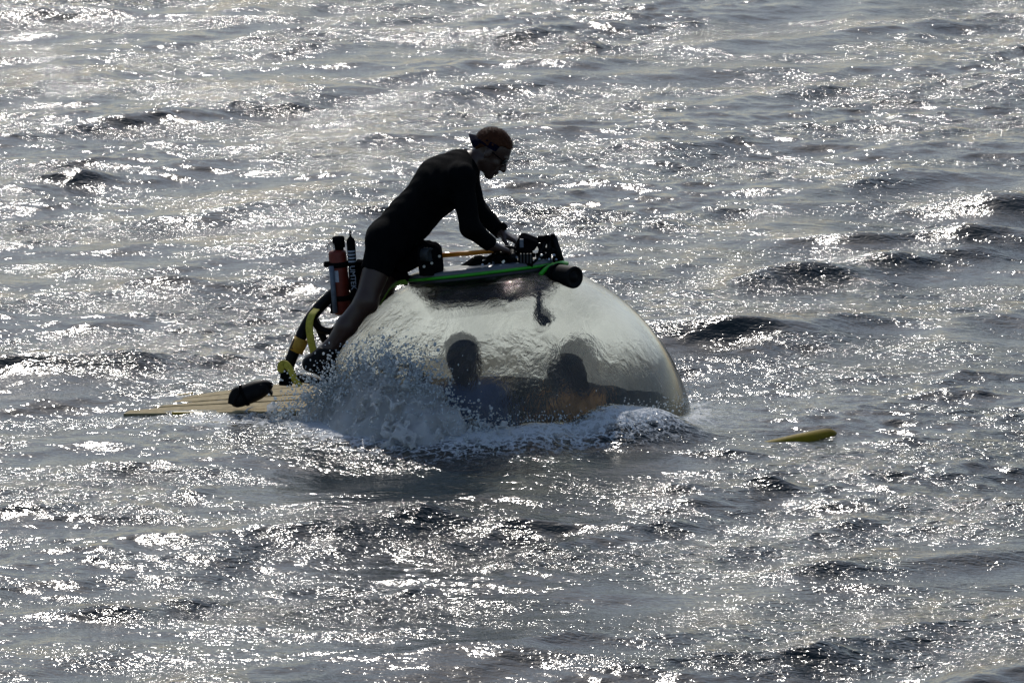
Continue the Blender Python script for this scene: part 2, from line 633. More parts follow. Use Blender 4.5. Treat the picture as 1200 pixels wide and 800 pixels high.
def dome_material(name, film):
    N = NT(name)
    geo = N.n('ShaderNodeNewGeometry')
    tc = N.n('ShaderNodeTexCoord')
    mp = N.n('ShaderNodeMapping')
    mp.inputs['Scale'].default_value = (1.0, 1.0, 0.38)
    N.l(tc.outputs['Object'], mp.inputs[0])
    n1 = noise_node(N, 12.0, 4.0, 0.6, mp.outputs[0], 1.0)
    n2 = noise_node(N, 60.0, 3.0, 0.6, mp.outputs[0], 0.8)
    ad = N.n('ShaderNodeMath', operation='MULTIPLY_ADD')
    N.l(n2.outputs[0], ad.inputs[0])
    ad.inputs[1].default_value = 0.22
    N.l(n1.outputs[0], ad.inputs[2])
    # the film of water is ruffled on the front and smoother towards the right side
    sep = N.n('ShaderNodeSeparateXYZ')
    N.l(tc.outputs['Object'], sep.inputs[0])
    rr = N.n('ShaderNodeMapRange')
    rr.inputs['From Min'].default_value = 0.15
    rr.inputs['From Max'].default_value = 0.85
    rr.inputs['To Min'].default_value = 0.45
    rr.inputs['To Max'].default_value = 0.06
    N.l(sep.outputs[0], rr.inputs[0])
    pn = noise_node(N, 2.6, 3.0, 0.6, tc.outputs['Object'], 0.6)
    pm = N.n('ShaderNodeMapRange')
    pm.inputs['From Min'].default_value = 0.38
    pm.inputs['From Max'].default_value = 0.60
    pm.inputs['To Min'].default_value = 0.40
    pm.inputs['To Max'].default_value = 1.0
    N.l(pn.outputs[0], pm.inputs[0])
    pq = N.n('ShaderNodeMath', operation='MULTIPLY')
    N.l(rr.outputs[0], pq.inputs[0])
    zr = N.n('ShaderNodeMapRange')
    zr.inputs['From Min'].default_value = 0.25
    zr.inputs['From Max'].default_value = 0.62
    zr.inputs['To Min'].default_value = 2.2
    zr.inputs['To Max'].default_value = 1.0
    N.l(sep.outputs[2], zr.inputs[0])
    pz = N.n('ShaderNodeMath', operation='MULTIPLY')
    N.l(pm.outputs[0], pz.inputs[0])
    N.l(zr.outputs[0], pz.inputs[1])
    N.l(pz.outputs[0], pq.inputs[1])
    bp = N.n('ShaderNodeBump')
    bp.inputs['Distance'].default_value = 0.067
    N.l(pq.outputs[0], bp.inputs['Strength'])
    N.l(ad.outputs[0], bp.inputs['Height'])
    tp = N.n('ShaderNodeBsdfTransparent')
    tp.inputs['Color'].default_value = (0.97, 0.98, 0.96, 1)
    gl = N.n('ShaderNodeBsdfGlossy')
    gl.inputs['Roughness'].default_value = 0.04
    N.l(bp.outputs[0], gl.inputs['Normal'])
    fz = N.n('ShaderNodeFresnel')
    fz.inputs['IOR'].default_value = 1.49
    if not film:                                  # inner face: clear, with a faint reflection
        mi_ = N.n('ShaderNodeMixShader')
        mi_.inputs[0].default_value = 0.05
        N.l(tp.outputs[0], mi_.inputs[1])
        N.l(gl.outputs[0], mi_.inputs[2])
        N.l(mi_.outputs[0], N.out.inputs[0])
        return N.m
    # the wet outer face bends what is seen through it and reflects
    g = N.n('ShaderNodeBsdfRefraction')
    g.inputs['IOR'].default_value = 1.16
    g.inputs['Roughness'].default_value = 0.12
    g.inputs['Color'].default_value = (0.97, 0.98, 0.96, 1)
    N.l(bp.outputs[0], g.inputs['Normal'])
    # droplet film and added haze scatter some of the light that passes
    tl = N.n('ShaderNodeBsdfTranslucent')
    tl.inputs['Color'].default_value = (0.89, 0.90, 0.84, 1)
    N.l(bp.outputs[0], tl.inputs['Normal'])
    m0 = N.n('ShaderNodeMixShader')
    m0.inputs[0].default_value = 0.14
    N.l(g.outputs[0], m0.inputs[1])
    N.l(tp.outputs[0], m0.inputs[2])
    m1 = N.n('ShaderNodeMixShader')
    N.l(fz.outputs[0], m1.inputs[0])
    N.l(m0.outputs[0], m1.inputs[1])
    N.l(gl.outputs[0], m1.inputs[2])
    fl = noise_node(N, 3.2, 5.0, 0.65, mp.outputs[0], 0.6)
    fr = N.n('ShaderNodeMapRange')
    fr.inputs['From Min'].default_value = 0.35
    fr.inputs['From Max'].default_value = 0.7
    fr.inputs['To Min'].default_value = 0.010 * film
    fr.inputs['To Max'].default_value = 0.085 * film
    N.l(fl.outputs[0], fr.inputs[0])
    # extra scatter on the back half, added to give the dome a pale glow
    bk = N.n('ShaderNodeMapRange')
    bk.inputs['From Min'].default_value = -0.15
    bk.inputs['From Max'].default_value = 0.25
    bk.inputs['To Max'].default_value = 0.80
    N.l(sep.outputs[1], bk.inputs[0])
    fa = N.n('ShaderNodeMath', operation='ADD')
    N.l(fr.outputs[0], fa.inputs[0])
    bv = N.n('ShaderNodeMapRange')
    bv.inputs['From Min'].default_value = 0.36
    bv.inputs['From Max'].default_value = 0.60
    bv.inputs['To Min'].default_value = 0.55
    bv.inputs['To Max'].default_value = 1.1
    N.l(fl.outputs[0], bv.inputs[0])
    bm_ = N.n('ShaderNodeMath', operation='MULTIPLY')
    N.l(bk.outputs[0], bm_.inputs[0])
    N.l(bv.outputs[0], bm_.inputs[1])
    N.l(bm_.outputs[0], fa.inputs[1])
    m2 = N.n('ShaderNodeMixShader')
    N.l(fa.outputs[0], m2.inputs[0])
    N.l(m1.outputs[0], m2.inputs[1])
    N.l(tl.outputs[0], m2.inputs[2])
    N.l(m2.outputs[0], N.out.inputs[0])
    return N.m


M_ACR = dome_material('wet_acrylic', 1.0)
M_ACR_IN = dome_material('inner_acrylic', 0.0)
M_BLACK = surf('black_rubber', (0.008, 0.008, 0.009), 0.55, spec=0.12, grime=0.3, scale=30, bump=0.1)
M_BLACKP = surf('black_plastic', (0.008, 0.008, 0.009), 0.62, grime=0.4, scale=25, bump=0.1, spec=0.0)
M_GREY = surf('grey_lid_paint', (0.13, 0.145, 0.165), 0.32, grime=0.25, scale=9, bump=0.08)
M_DARK = surf('dark_grey_frame', (0.035, 0.037, 0.042), 0.45, grime=0.4, scale=12, bump=0.2)
M_GREEN = surf('green_hose', (0.035, 0.42, 0.015), 0.35, grime=0.2, scale=20, bump=0.05)
M_YEL = surf('yellow_hull_paint', (0.62, 0.40, 0.03), 0.35, grime=0.35, scale=7, bump=0.1)
M_STRAP = surf('yellow_webbing', (0.58, 0.50, 0.06), 0.7, grime=0.3, scale=60, bump=0.5)
M_PATCH = surf('orange_yellow_foam', (0.55, 0.30, 0.03), 0.7, grime=0.3, scale=40, bump=0.4)
M_ORBAR = surf('orange_bar_paint', (0.90, 0.30, 0.02), 0.35, grime=0.2, scale=30, bump=0.08)
M_ORANGE = surf('orange_bottle_paint', (0.19, 0.022, 0.009), 0.55, grime=0.35, scale=25, bump=0.1)
M_SLAT = surf('weathered_deck_slat', (0.52, 0.41, 0.22), 0.75, grime=0.35, scale=22, bump=0.4, spec=0.15)
M_STEEL = surf('brushed_steel', (0.55, 0.56, 0.58), 0.3, metal=1.0, grime=0.2, scale=40, bump=0.1)
M_WHITE = surf('white_print', (0.42, 0.46, 0.54), 0.5, grime=0.1, scale=40, bump=0.0)
M_BLUEGREY = surf('blue_grey_tube', (0.15, 0.18, 0.23), 0.45, grime=0.3, scale=30, bump=0.1)
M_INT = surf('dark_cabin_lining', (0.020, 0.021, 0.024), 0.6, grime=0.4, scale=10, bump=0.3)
M_SEAT = surf('dark_seat_leather', (0.025, 0.022, 0.020), 0.45, grime=0.3, scale=20, bump=0.2)


def sphere_patch(c, r, th0, th1, nth, nph, axis=(HX, HY, HN)):
    V, F = [], []
    for i in range(nth + 1):
        th = th0 + (th1 - th0) * i / nth
        for j in range(nph):
            ph = 2 * math.pi * j / nph
            V.append(c + (axis[0] * math.cos(ph) + axis[1] * math.sin(ph)) * (r * math.sin(th)) + axis[2] * (r * math.cos(th)))
    for i in range(nth):
        for j in range(nph):
            a, b = i * nph + j, i * nph + (j + 1) % nph
            F.append((a, a + nph, b + nph, b))
    return V, F


# the dome: a closed acrylic shell 12 cm thick with a hole for the hatch
TH0, TH1 = R(22.8), R(150)
NPH, NTH = 160, 84
Vo, Fo = sphere_patch(SPH_C, SPH_R, TH0, TH1, NTH, NPH)
Vi, Fi = sphere_patch(SPH_C, SPH_R - 0.12, TH0, TH1, NTH, NPH)
no = len(Vo)
Fs = list(Fo) + [tuple(no + k for k in f[::-1]) for f in Fi]
for j in range(NPH):
    k = (j + 1) % NPH
    Fs.append((j, k, no + k, no + j))
    e = NTH * NPH
    Fs.append((e + k, e + j, no + e + j, no + e + k))
me = np_mesh('acrylic_dome', np.array([tuple(v - SPH_C) for v in Vo + Vi]), np.array(Fs))
dome = link_mesh('acrylic_dome', me, M_ACR, sub, True)
dome.location = SPH_C - sub.location
me.materials.append(M_ACR_IN)
mi = np.zeros(len(me.polygons), np.int32)
mi[len(Fo):len(Fo) + len(Fi)] = 1
me.polygons.foreach_set('material_index', mi)

# cabin: dark lining in the lower half, floor, seats, console
bm = bmesh.new()
Vl, Fl = sphere_patch(SPH_C, SPH_R - 0.16, R(86), R(165), 24, 64, (Vector((1, 0, 0)), Vector((0, 1, 0)), Vector((0, 0, 1))))
vs = [bm.verts.new(v) for v in Vl]
for f in Fl:
    bm.faces.new([vs[i] for i in f])
bm_obj('cabin_lining', bm, M_INT, sub, True)
bm = bmesh.new()
lathe(bm, SPH_C + Vector((0, 0, -0.50)), (0, 0, 1), [(0.0, -0.04), (0.68, -0.04), (0.70, 0.0), (0.0, 0.0)], 48)
bm_obj('cabin_floor', bm, M_INT, sub)


def make_seat(x, y, rz):
    rot = Matrix.Rotation(rz, 3, 'Z')
    c = Vector((SPH_C.x + x, SPH_C.y + y, SPH_C.z))
    bm = bmesh.new()
    boxm(bm, c + Vector((0, 0, -0.36)), 0.44, 0.42, 0.13, rot, 0.04)
    boxm(bm, c + Vector((0, 0, -0.46)), 0.30, 0.30, 0.10, rot, 0.01)
    o = bm_obj('seat', bm, M_SEAT, sub, True)
    bm = bmesh.new()
    boxm(bm, c + rot @ Vector((0, 0.23, -0.06)), 0.42, 0.10, 0.50, rot @ Matrix.Rotation(R(-8), 3, 'X'), 0.04)
    bm_obj('backrest', bm, M_SEAT, o, True)


make_seat(-0.22, -0.28, R(18))
make_seat(0.40, 0.15, R(30))
bm = bmesh.new()
for cx_, cz_, sx_ in ((-0.02, 0.24, 0.30), (0.24, 0.31, 0.34), (0.50, 0.27, 0.30), (0.70, 0.12, 0.22)):
    boxm(bm, SPH_C + Vector((cx_, 0.42, cz_ - 0.36)), sx_ + 0.04, 0.22, 0.72, Matrix.Rotation(random.uniform(-0.05, 0.05), 3, 'Y'), 0.085)
bm_obj('control_console', bm, M_INT, sub, True)

# hatch: coaming, lid with seal, handle hanging inside
bm = bmesh.new()
lathe(bm, HP(0, 0, 0), HN, [(0.335, 0.865), (0.385, 0.885), (0.402, 0.935), (0.402, 0.952), (0.33, 0.952), (0.31, 0.88), (0.335, 0.865)], 96)
coam = bm_obj('hatch_coaming', bm, M_DARK, sub, True)
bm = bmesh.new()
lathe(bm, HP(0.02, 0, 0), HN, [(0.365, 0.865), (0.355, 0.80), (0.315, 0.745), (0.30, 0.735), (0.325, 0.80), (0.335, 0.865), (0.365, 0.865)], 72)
bm_obj('hatch_shade_collar', bm, M_INT, coam, True)  # added dark collar, gives the dome's top front the hatch's shade
bm = bmesh.new()
lathe(bm, HP(0, 0, 0), HN, [(0.0, 0.953), (0.392, 0.953), (0.401, 0.963), (0.398, 0.982), (0.36, 0.993), (0.2, 1.002), (0.0, 1.004)], 96)
lid = bm_obj('hatch_lid', bm, M_GREY, sub, True)
bm = bmesh.new()
ring = [HP(0.403 * math.cos(a), 0.403 * math.sin(a), 0.957) for a in np.linspace(0, 2 * math.pi, 120, endpoint=False)]
tube(bm, ring, 0.0088, 10, closed=True)
bm_obj('green_hose', bm, M_GREEN, lid, True)
bm = bmesh.new()
tube(bm, curve_pts([P(633, 322, -0.20), P(640, 315, -0.16), P(648, 311, -0.12), P(657, 308.5, -0.08), P(664, 309, 0.0)], 6), 0.0125, 10)
bm_obj('green_hose', bm, M_GREEN, lid, True)
bm = bmesh.new()
a0 = HP(0.26, -0.12, 0.95)
a1 = P(630, 372, -0.30)
tube(bm, curve_pts([a0, a0.lerp(a1, 0.5) + Vector((0.01, 0, 0)), a1, P(636, 383, -0.30)], 5), 0.020, 10)
lathe(bm, P(634, 378, -0.30), (0.5, 0, -0.85), [(0, -0.045), (0.03, -0.04), (0.045, -0.01), (0.045, 0.03), (0.03, 0.05), (0, 0.052)], 20)
boxm(bm, HP(0.24, -0.14, 0.86), 0.14, 0.10, 0.10, None, 0.02)
bm_obj('hatch_handle', bm, M_BLACKP, lid, True)
# bolts round the rim of the lid
for i in range(24):
    a = 2 * math.pi * i / 24
    bm = bmesh.new()
    lathe(bm, HP(0.37 * math.cos(a), 0.37 * math.sin(a), 0.979), HN, [(0.0, 0.010), (0.011, 0.010), (0.011, 0.0), (0, 0)], 6)
    bm_obj('bolt', bm, M_STEEL, lid)

# hinge block, orange bar
bm = bmesh.new()
plate(bm, [(492, 319), (520, 318), (518.5, 303), (517.5, 294), (514, 290), (510, 287.5), (503, 288), (497, 285.5), (490, 286), (489.5, 300)], -0.17, 0.10, 0.008)
hinge = bm_obj('hatch_hinge', bm, M_BLACKP, sub)
bm = bmesh.new()
plate(bm, [(470, 318), (476, 317.5), (492, 309), (492, 304), (488, 301), (487, 293.5), (492, 291), (492, 285.5), (486, 283.6), (476, 284), (466, 292), (460, 306)], -0.02, 0.16, 0.01)
bm_obj('hinge_arm', bm, M_BLACKP, hinge)
bm = bmesh.new()
q = P(502, 298.5, -0.172)
lathe(bm, q, (0.80, -0.60, 0.05), [(0.0, 0.012), (0.026, 0.012), (0.028, 0.016), (0.036, 0.016), (0.038, 0.010), (0.038, -0.03), (0, -0.03)], 28)
bm_obj('hinge_cap', bm, surf('dull_grey_cap', (0.03, 0.034, 0.038), 0.6, grime=0.4, scale=40, bump=0.1), hinge, True)
for a, b in ((506, 308), (497, 312), (515, 300)):
    bm = bmesh.new()
    lathe(bm, P(a, b, -0.170), (0, -1, 0), [(0, 0.008), (0.008, 0.008), (0.008, -0.01), (0, -0.01)], 6)
    bm_obj('bolt', bm, M_STEEL, hinge)
bm = bmesh.new()
d0, d1 = P(517, 299.5, 0.02), P(580, 294.0, 0.02)
tube(bm, [d0, d0.lerp(d1, 0.5), d1], 0.0125, 14)
bm_obj('orange_bar', bm, M_ORBAR, hinge, True)
bm = bmesh.new()
plate(bm, [(458, 322), (466, 326), (474, 333), (478, 333), (479, 322), (470, 317), (460, 317)], 0.02, 0.12, 0.006)
bm_obj('hinge_foot', bm, M_BLACKP, hinge)
bm = bmesh.new()
ribbon(bm, [P(477, 330, -0.10), P(466, 332, -0.12), P(458, 337, -0.10), P(452, 346, -0.04), P(446, 356, 0.02)], 0.035, 0.006, Vector((0.2, 1, 0.4)))
bm_obj('green_strap', bm, surf('olive_green_webbing', (0.16, 0.30, 0.02), 0.7, grime=0.3, scale=60, bump=0.4), hinge)

# left frame behind the dome
frame_pts = [P(333, 440, 0.05), P(338, 428, 0.05), P(350, 400, 0.06), P(358, 383, 0.08), P(369, 366, 0.10), P(382, 352, 0.12), P(396, 340, 0.14), P(420, 326, 0.16), P(446, 318, 0.18)]
bm = bmesh.new()
tube(bm, curve_pts(frame_pts, 6), 0.031, 14)
fr = bm_obj('tube_frame', bm, M_BLACK, sub, True)
bm = bmesh.new()
plate(bm, [(327, 449), (343, 450), (342, 436), (336, 433), (329, 436)], -0.02, 0.12, 0.008)
bm_obj('frame_foot', bm, M_BLACKP, fr)
bm = bmesh.new()
tube(bm, curve_pts([P(340, 444, 0.05), P(355, 443, 0.02), P(372, 447, -0.05), P(395, 456, -0.14), P(420, 464, -0.2)], 5), 0.026, 12)
bm_obj('foot_rail', bm, M_BLACK, fr, True)
bm = bmesh.new()
tube(bm, curve_pts([P(366, 372, 0.10), P(374, 384, 0.10), P(386, 388, 0.10), P(398, 384, 0.12)], 6), 0.020, 12)
bm_obj('cross_tube', bm, M_BLACK, fr, True)
bm = bmesh.new()
tube(bm, curve_pts([P(370, 374, 0.14), P(376, 390, 0.13), P(384, 404, 0.12), P(392, 420, 0.12), P(396, 440, 0.12)], 6), 0.019, 12)
bm_obj('brace_tube', bm, M_BLACK, fr, True)
bm = bmesh.new()
plate(bm, [(387, 366), (416, 366), (432, 346), (440, 316), (430, 306), (418, 305), (416, 318), (412, 345), (388, 352)], 0.10, 0.20, 0.008)
bm_obj('bottle_bracket', bm, M_BLACKP, fr)
bm = bmesh.new()
tube(bm, [P(346.5, 412, 0.06), P(353.5, 396.5, 0.065)], 0.040, 14)
bm_obj('orange_float_sleeve', bm, M_PATCH, fr, True)
bm = bmesh.new()
ribbon(bm, [P(371, 362, 0.03), P(365, 370, 0.0), P(362.5, 382, -0.01), P(364, 396, -0.01), P(367, 410, 0.0), P(370, 420, 0.02)], 0.043, 0.006, Vector((0.85, -0.5, 0.1)))
bm_obj('yellow_strap', bm, M_STRAP, fr)
bm = bmesh.new()
ribbon(bm, [P(329, 436, 0.02), P(330, 428, 0.0), P(335, 427, -0.02), P(341, 434, -0.04), P(346, 445, -0.05), P(352, 452, -0.05)], 0.042, 0.006, Vector((0.75, -0.6, 0.2)))
bm_obj('yellow_strap', bm, M_STRAP, fr)

# bottles strapped to the frame
bax = (P(401, 368, 0.0) - P(394.5, 292, 0.0)).normalized()       # pointing down along the bottle
b0 = P(395.0, 293, 0.02)
L1 = 0.345
bm = bmesh.new()
lathe(bm, b0, bax, [(0, -0.004), (0.028, -0.003), (0.044, 0.006), (0.048, 0.018), (0.048, L1 - 0.02), (0.040, L1), (0, L1 + 0.002)], 32)
bot = bm_obj('orange_bottle', bm, M_ORANGE, sub, True)
bm = bmesh.new()
lathe(bm, b0 + Vector((0.012, 0, 0.0)), -bax, [(0.024, 0.0), (0.024, 0.014), (0.033, 0.014), (0.033, 0.066), (0.029, 0.072), (0, 0.073)], 20)
bm_obj('bottle_cap', bm, M_BLACKP, bot, True)
for t in (0.075, 0.255):
    bm = bmesh.new()
    lathe(bm, b0 + bax * t, bax, [(0.049, -0.014), (0.053, -0.014), (0.053, 0.014), (0.049, 0.014), (0.049, -0.014)], 32)
    if t < 0.1:
        lathe(bm, b0 + bax * t + Vector((-0.054, -0.01, 0)), (-1, -0.2, 0), [(0, 0.022), (0.012, 0.022), (0.016, 0.014), (0.016, -0.01), (0, -0.01)], 14)
    bm_obj('bottle_band', bm, M_BLACKP, bot, True)


def wrap_patch(o, axis, rad, t0, t1, a0, a1, n=8):
    """a label curved round a cylinder, angles from the camera side"""
    z = Vector(axis).normalized()
    f = Vector((0, -1, 0))
    f = (f - z * f.dot(z)).normalized()
    s = z.cross(f) * -1.0
    if s.x < 0:
        s = -s
    bm = bmesh.new()
    rows = []
    for i in range(n + 1):
        a = a0 + (a1 - a0) * i / n
        d = f * math.cos(a) + s * math.sin(a)
        rows.append([bm.verts.new(o + d * rad + z * t0), bm.verts.new(o + d * rad + z * t1)])
    for r0, r1 in zip(rows, rows[1:]):
        bm.faces.new((r0[0], r1[0], r1[1], r0[1]))
    return bm


bm = wrap_patch(b0, bax, 0.0495, 0.103, 0.165, R(-62), R(-2))
bm_obj('bottle_label', bm, M_WHITE, bot, True)
bm = bmesh.new()
lathe(bm, P(388.3, 312, -0.025), bax, [(0, -0.002), (0.014, 0.0), (0.014, 0.25), (0, 0.252)], 16)
bm_obj('side_tube', bm, M_BLUEGREY, bot, True)


def clear_plastic():
    N = NT('clear_plastic')
    g = N.n('ShaderNodeBsdfGlass')
    g.inputs['IOR'].default_value = 1.35
    g.inputs['Roughness'].default_value = 0.05
    tc = N.n('ShaderNodeTexCoord')
    nz = noise_node(N, 40, 2, 0.5, tc.outputs['Object'])
    bp = N.n('ShaderNodeBump')
    bp.inputs['Strength'].default_value = 0.1
    N.l(nz.outputs[0], bp.inputs['Height'])
    N.l(bp.outputs[0], g.inputs['Normal'])
    t = N.n('ShaderNodeBsdfTransparent')
    m = N.n('ShaderNodeMixShader')
    m.inputs[0].default_value = 0.4
    N.l(g.outputs[0], m.inputs[1])
    N.l(t.outputs[0], m.inputs[2])
    N.l(m.outputs[0], N.out.inputs[0])
    return N.m


bm = bmesh.new()
lathe(bm, P(388, 293.5, -0.02), -bax, [(0.021, 0), (0.021, 0.026), (0.017, 0.038), (0.009, 0.045), (0, 0.047)], 20)
bm_obj('clear_lamp_dome', bm, clear_plastic(), bot, True)

k0 = P(411, 282.5, -0.02)
kax = (P(415.5, 345, 0.0) - P(411, 283, 0.0)).normalized()
bm = bmesh.new()
lathe(bm, k0, kax, [(0, -0.024), (0.008, -0.024), (0.012, -0.018), (0.020, -0.010), (0.023, 0.0), (0.023, 0.30), (0.02, 0.31), (0, 0.312)], 24)
kb = bm_obj('black_canister', bm, M_BLACKP, sub, True)
bm = bmesh.new()
tube(bm, [k0 - kax * 0.02, k0 - kax * 0.058], [0.0065, 0.004], 8)
bm_obj('antenna_stub', bm, M_BLACKP, kb, True)
for i in range(4):
    bm = wrap_patch(k0, kax, 0.0238, 0.048 + i * 0.018, 0.057 + i * 0.018, R(-60), R(60))
    bm_obj('stripe', bm, M_WHITE, kb, True)


def text_obj(body, size, origin, xdir, ydir, mat, parent):
    cu = bpy.data.curves.new('text', 'FONT')
    cu.body = body
    cu.size = size
    cu.extrude = 0.0008
    t = bpy.data.objects.new('text', cu)
    COL.objects.link(t)
    dg = bpy.context.evaluated_depsgraph_get()
    me = bpy.data.meshes.new_from_object(t.evaluated_get(dg))
    bpy.data.objects.remove(t)
    xd, yd = Vector(xdir).normalized(), Vector(ydir).normalized()
    zd = xd.cross(yd)
    for v in me.vertices:
        c = v.co.copy()
        v.co = origin + xd * c.x + yd * c.y + zd * c.z
    me.materials.clear()
    return link_mesh('lettering', me, mat, parent)


fwd = Vector((0, -1, 0))
fwd = (fwd - kax * fwd.dot(kax)).normalized()
yd = Vector((1, 0, 0))
yd = (yd - kax * yd.dot(kax)).normalized()
text_obj('UMTEK', 0.040, k0 + kax * 0.128 + fwd * 0.0246 - yd * 0.014, kax, yd, M_WHITE, kb)

# deck of slats at left
DC = [P(143, 485.0, -0.02), P(372, 481.5, -0.08), P(372, 444, 0.55), P(184, 468, 0.50)]


def deck_pt(a, b):
    return (DC[0] * (1 - a) + DC[1] * a) * (1 - b) + (DC[3] * (1 - a) + DC[2] * a) * b


bm = bmesh.new()
N_S = 11
ol = [deck_pt(0.03, 0.02), deck_pt(1, 0.0), deck_pt(1, 1.0), deck_pt(0.02, 1.0)]
top = [bm.verts.new(p - Vector((0, 0, 0.018))) for p in ol]
bot_ = [bm.verts.new(p - Vector((0, 0, 0.06))) for p in ol]
bm.faces.new(top)
bm.faces.new(bot_[::-1])
for i in range(4):
    bm.faces.new((top[i], bot_[i], bot_[(i + 1) % 4], top[(i + 1) % 4]))
deck = bm_obj('deck', bm, surf('deck_underside', (0.12, 0.10, 0.07), 0.6, grime=0.4, scale=12, bump=0.2), sub)
for i in range(N_S):
    b0_, b1_ = (i + 0.04) / N_S, (i + 0.96) / N_S
    st = 0.0 + 0.012 * random.random()
    pts = [deck_pt(st, b0_), deck_pt(1, b0_), deck_pt(1, b1_), deck_pt(st, b1_)]
    dz = Vector((0, 0, 0.006 * random.random()))
    bm = bmesh.new()
    t_ = [bm.verts.new(p + dz) for p in pts]
    u_ = [bm.verts.new(p + dz - Vector((0, 0, 0.022))) for p in pts]
    fs = [bm.faces.new(t_), bm.faces.new(u_[::-1])]
    for j in range(4):
        fs.append(bm.faces.new((t_[j], u_[j], u_[(j + 1) % 4], t_[(j + 1) % 4])))
    bm_obj('slat', bm, M_SLAT, deck)
for nm, seq in (('edge_trim', [(0.26, -0.03), (0.35, -0.035), (0.42, -0.03)]), ('edge_trim', [(0.0, 1.03), (0.10, 1.03), (0.22, 1.03)])):
    bm = bmesh.new()
    tube(bm, curve_pts([deck_pt(a, b) + Vector((0, 0, -0.004)) for a, b in seq], 8), 0.017, 10)
    bm_obj(nm, bm, M_YEL, deck, True)
bm = bmesh.new()
c = deck_pt(0.5, 0.45) - Vector((0.0, 0, 0.36))
bmesh.ops.create_uvsphere(bm, u_segments=32, v_segments=16, radius=1.0, matrix=Matrix.Translation(c) @ Matrix.Diagonal((0.95, 0.34, 0.27, 1)))
bm_obj('pontoon', bm, M_YEL, sub, True)

# nose of the pontoon that breaks the surface at right
bm = bmesh.new()
pr = [p - Vector((0, 0, 0.020)) for p in (P(820, 545, -0.86) , P(870, 527, -0.84), P(905, 520.5, -0.82), P(940, 514, -0.74), P(962, 509.5, -0.65), P(980, 507, -0.58))]
tube(bm, curve_pts(pr, 6), [min(0.03 + 0.0012 * i, 0.05) if i < 27 else 0.05 * math.sqrt(max(0.03, 1 - ((i - 26) / 4.2) ** 2)) for i in range(31)], 20)
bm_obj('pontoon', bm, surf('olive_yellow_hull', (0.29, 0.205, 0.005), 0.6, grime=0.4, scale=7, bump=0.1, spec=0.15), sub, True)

# black thruster pod on the deck
bm = bmesh.new()
ax0, ax1 = P(272, 469, -0.02), P(316, 451, -0.02)
axd = ax1 - ax0
Lp = axd.length
lathe(bm, ax0, axd, [(0, -0.012), (0.030, -0.008), (0.046, 0.01), (0.052, 0.04), (0.055, 0.10), (0.052, 0.15), (0.040, Lp - 0.02), (0.026, Lp), (0.012, Lp + 0.015), (0, Lp + 0.02)], 28)
pod = bm_obj('thruster_pod', bm, M_BLACK, sub, True)
bm = bmesh.new()
plate(bm, [(305, 449), (312, 450), (320, 460), (319, 463), (312, 458), (303, 460)], -0.06, 0.0, 0.004)
bm_obj('pod_fin', bm, M_BLACK, pod)
bm = bmesh.new()
plate(bm, [(268, 464), (272, 456), (278, 452), (281, 458), (274, 474), (267, 472)], -0.085, -0.03, 0.008)
bm_obj('pod_fin', bm, M_BLACK, pod)
bm = bmesh.new()
lathe(bm, ax0 + axd.normalized() * 0.07, axd, [(0.0535, -0.008), (0.059, -0.008), (0.059, 0.008), (0.0535, 0.008), (0.0535, -0.008)], 28)
bm_obj('pod_ring', bm, M_BLACKP, pod, True)


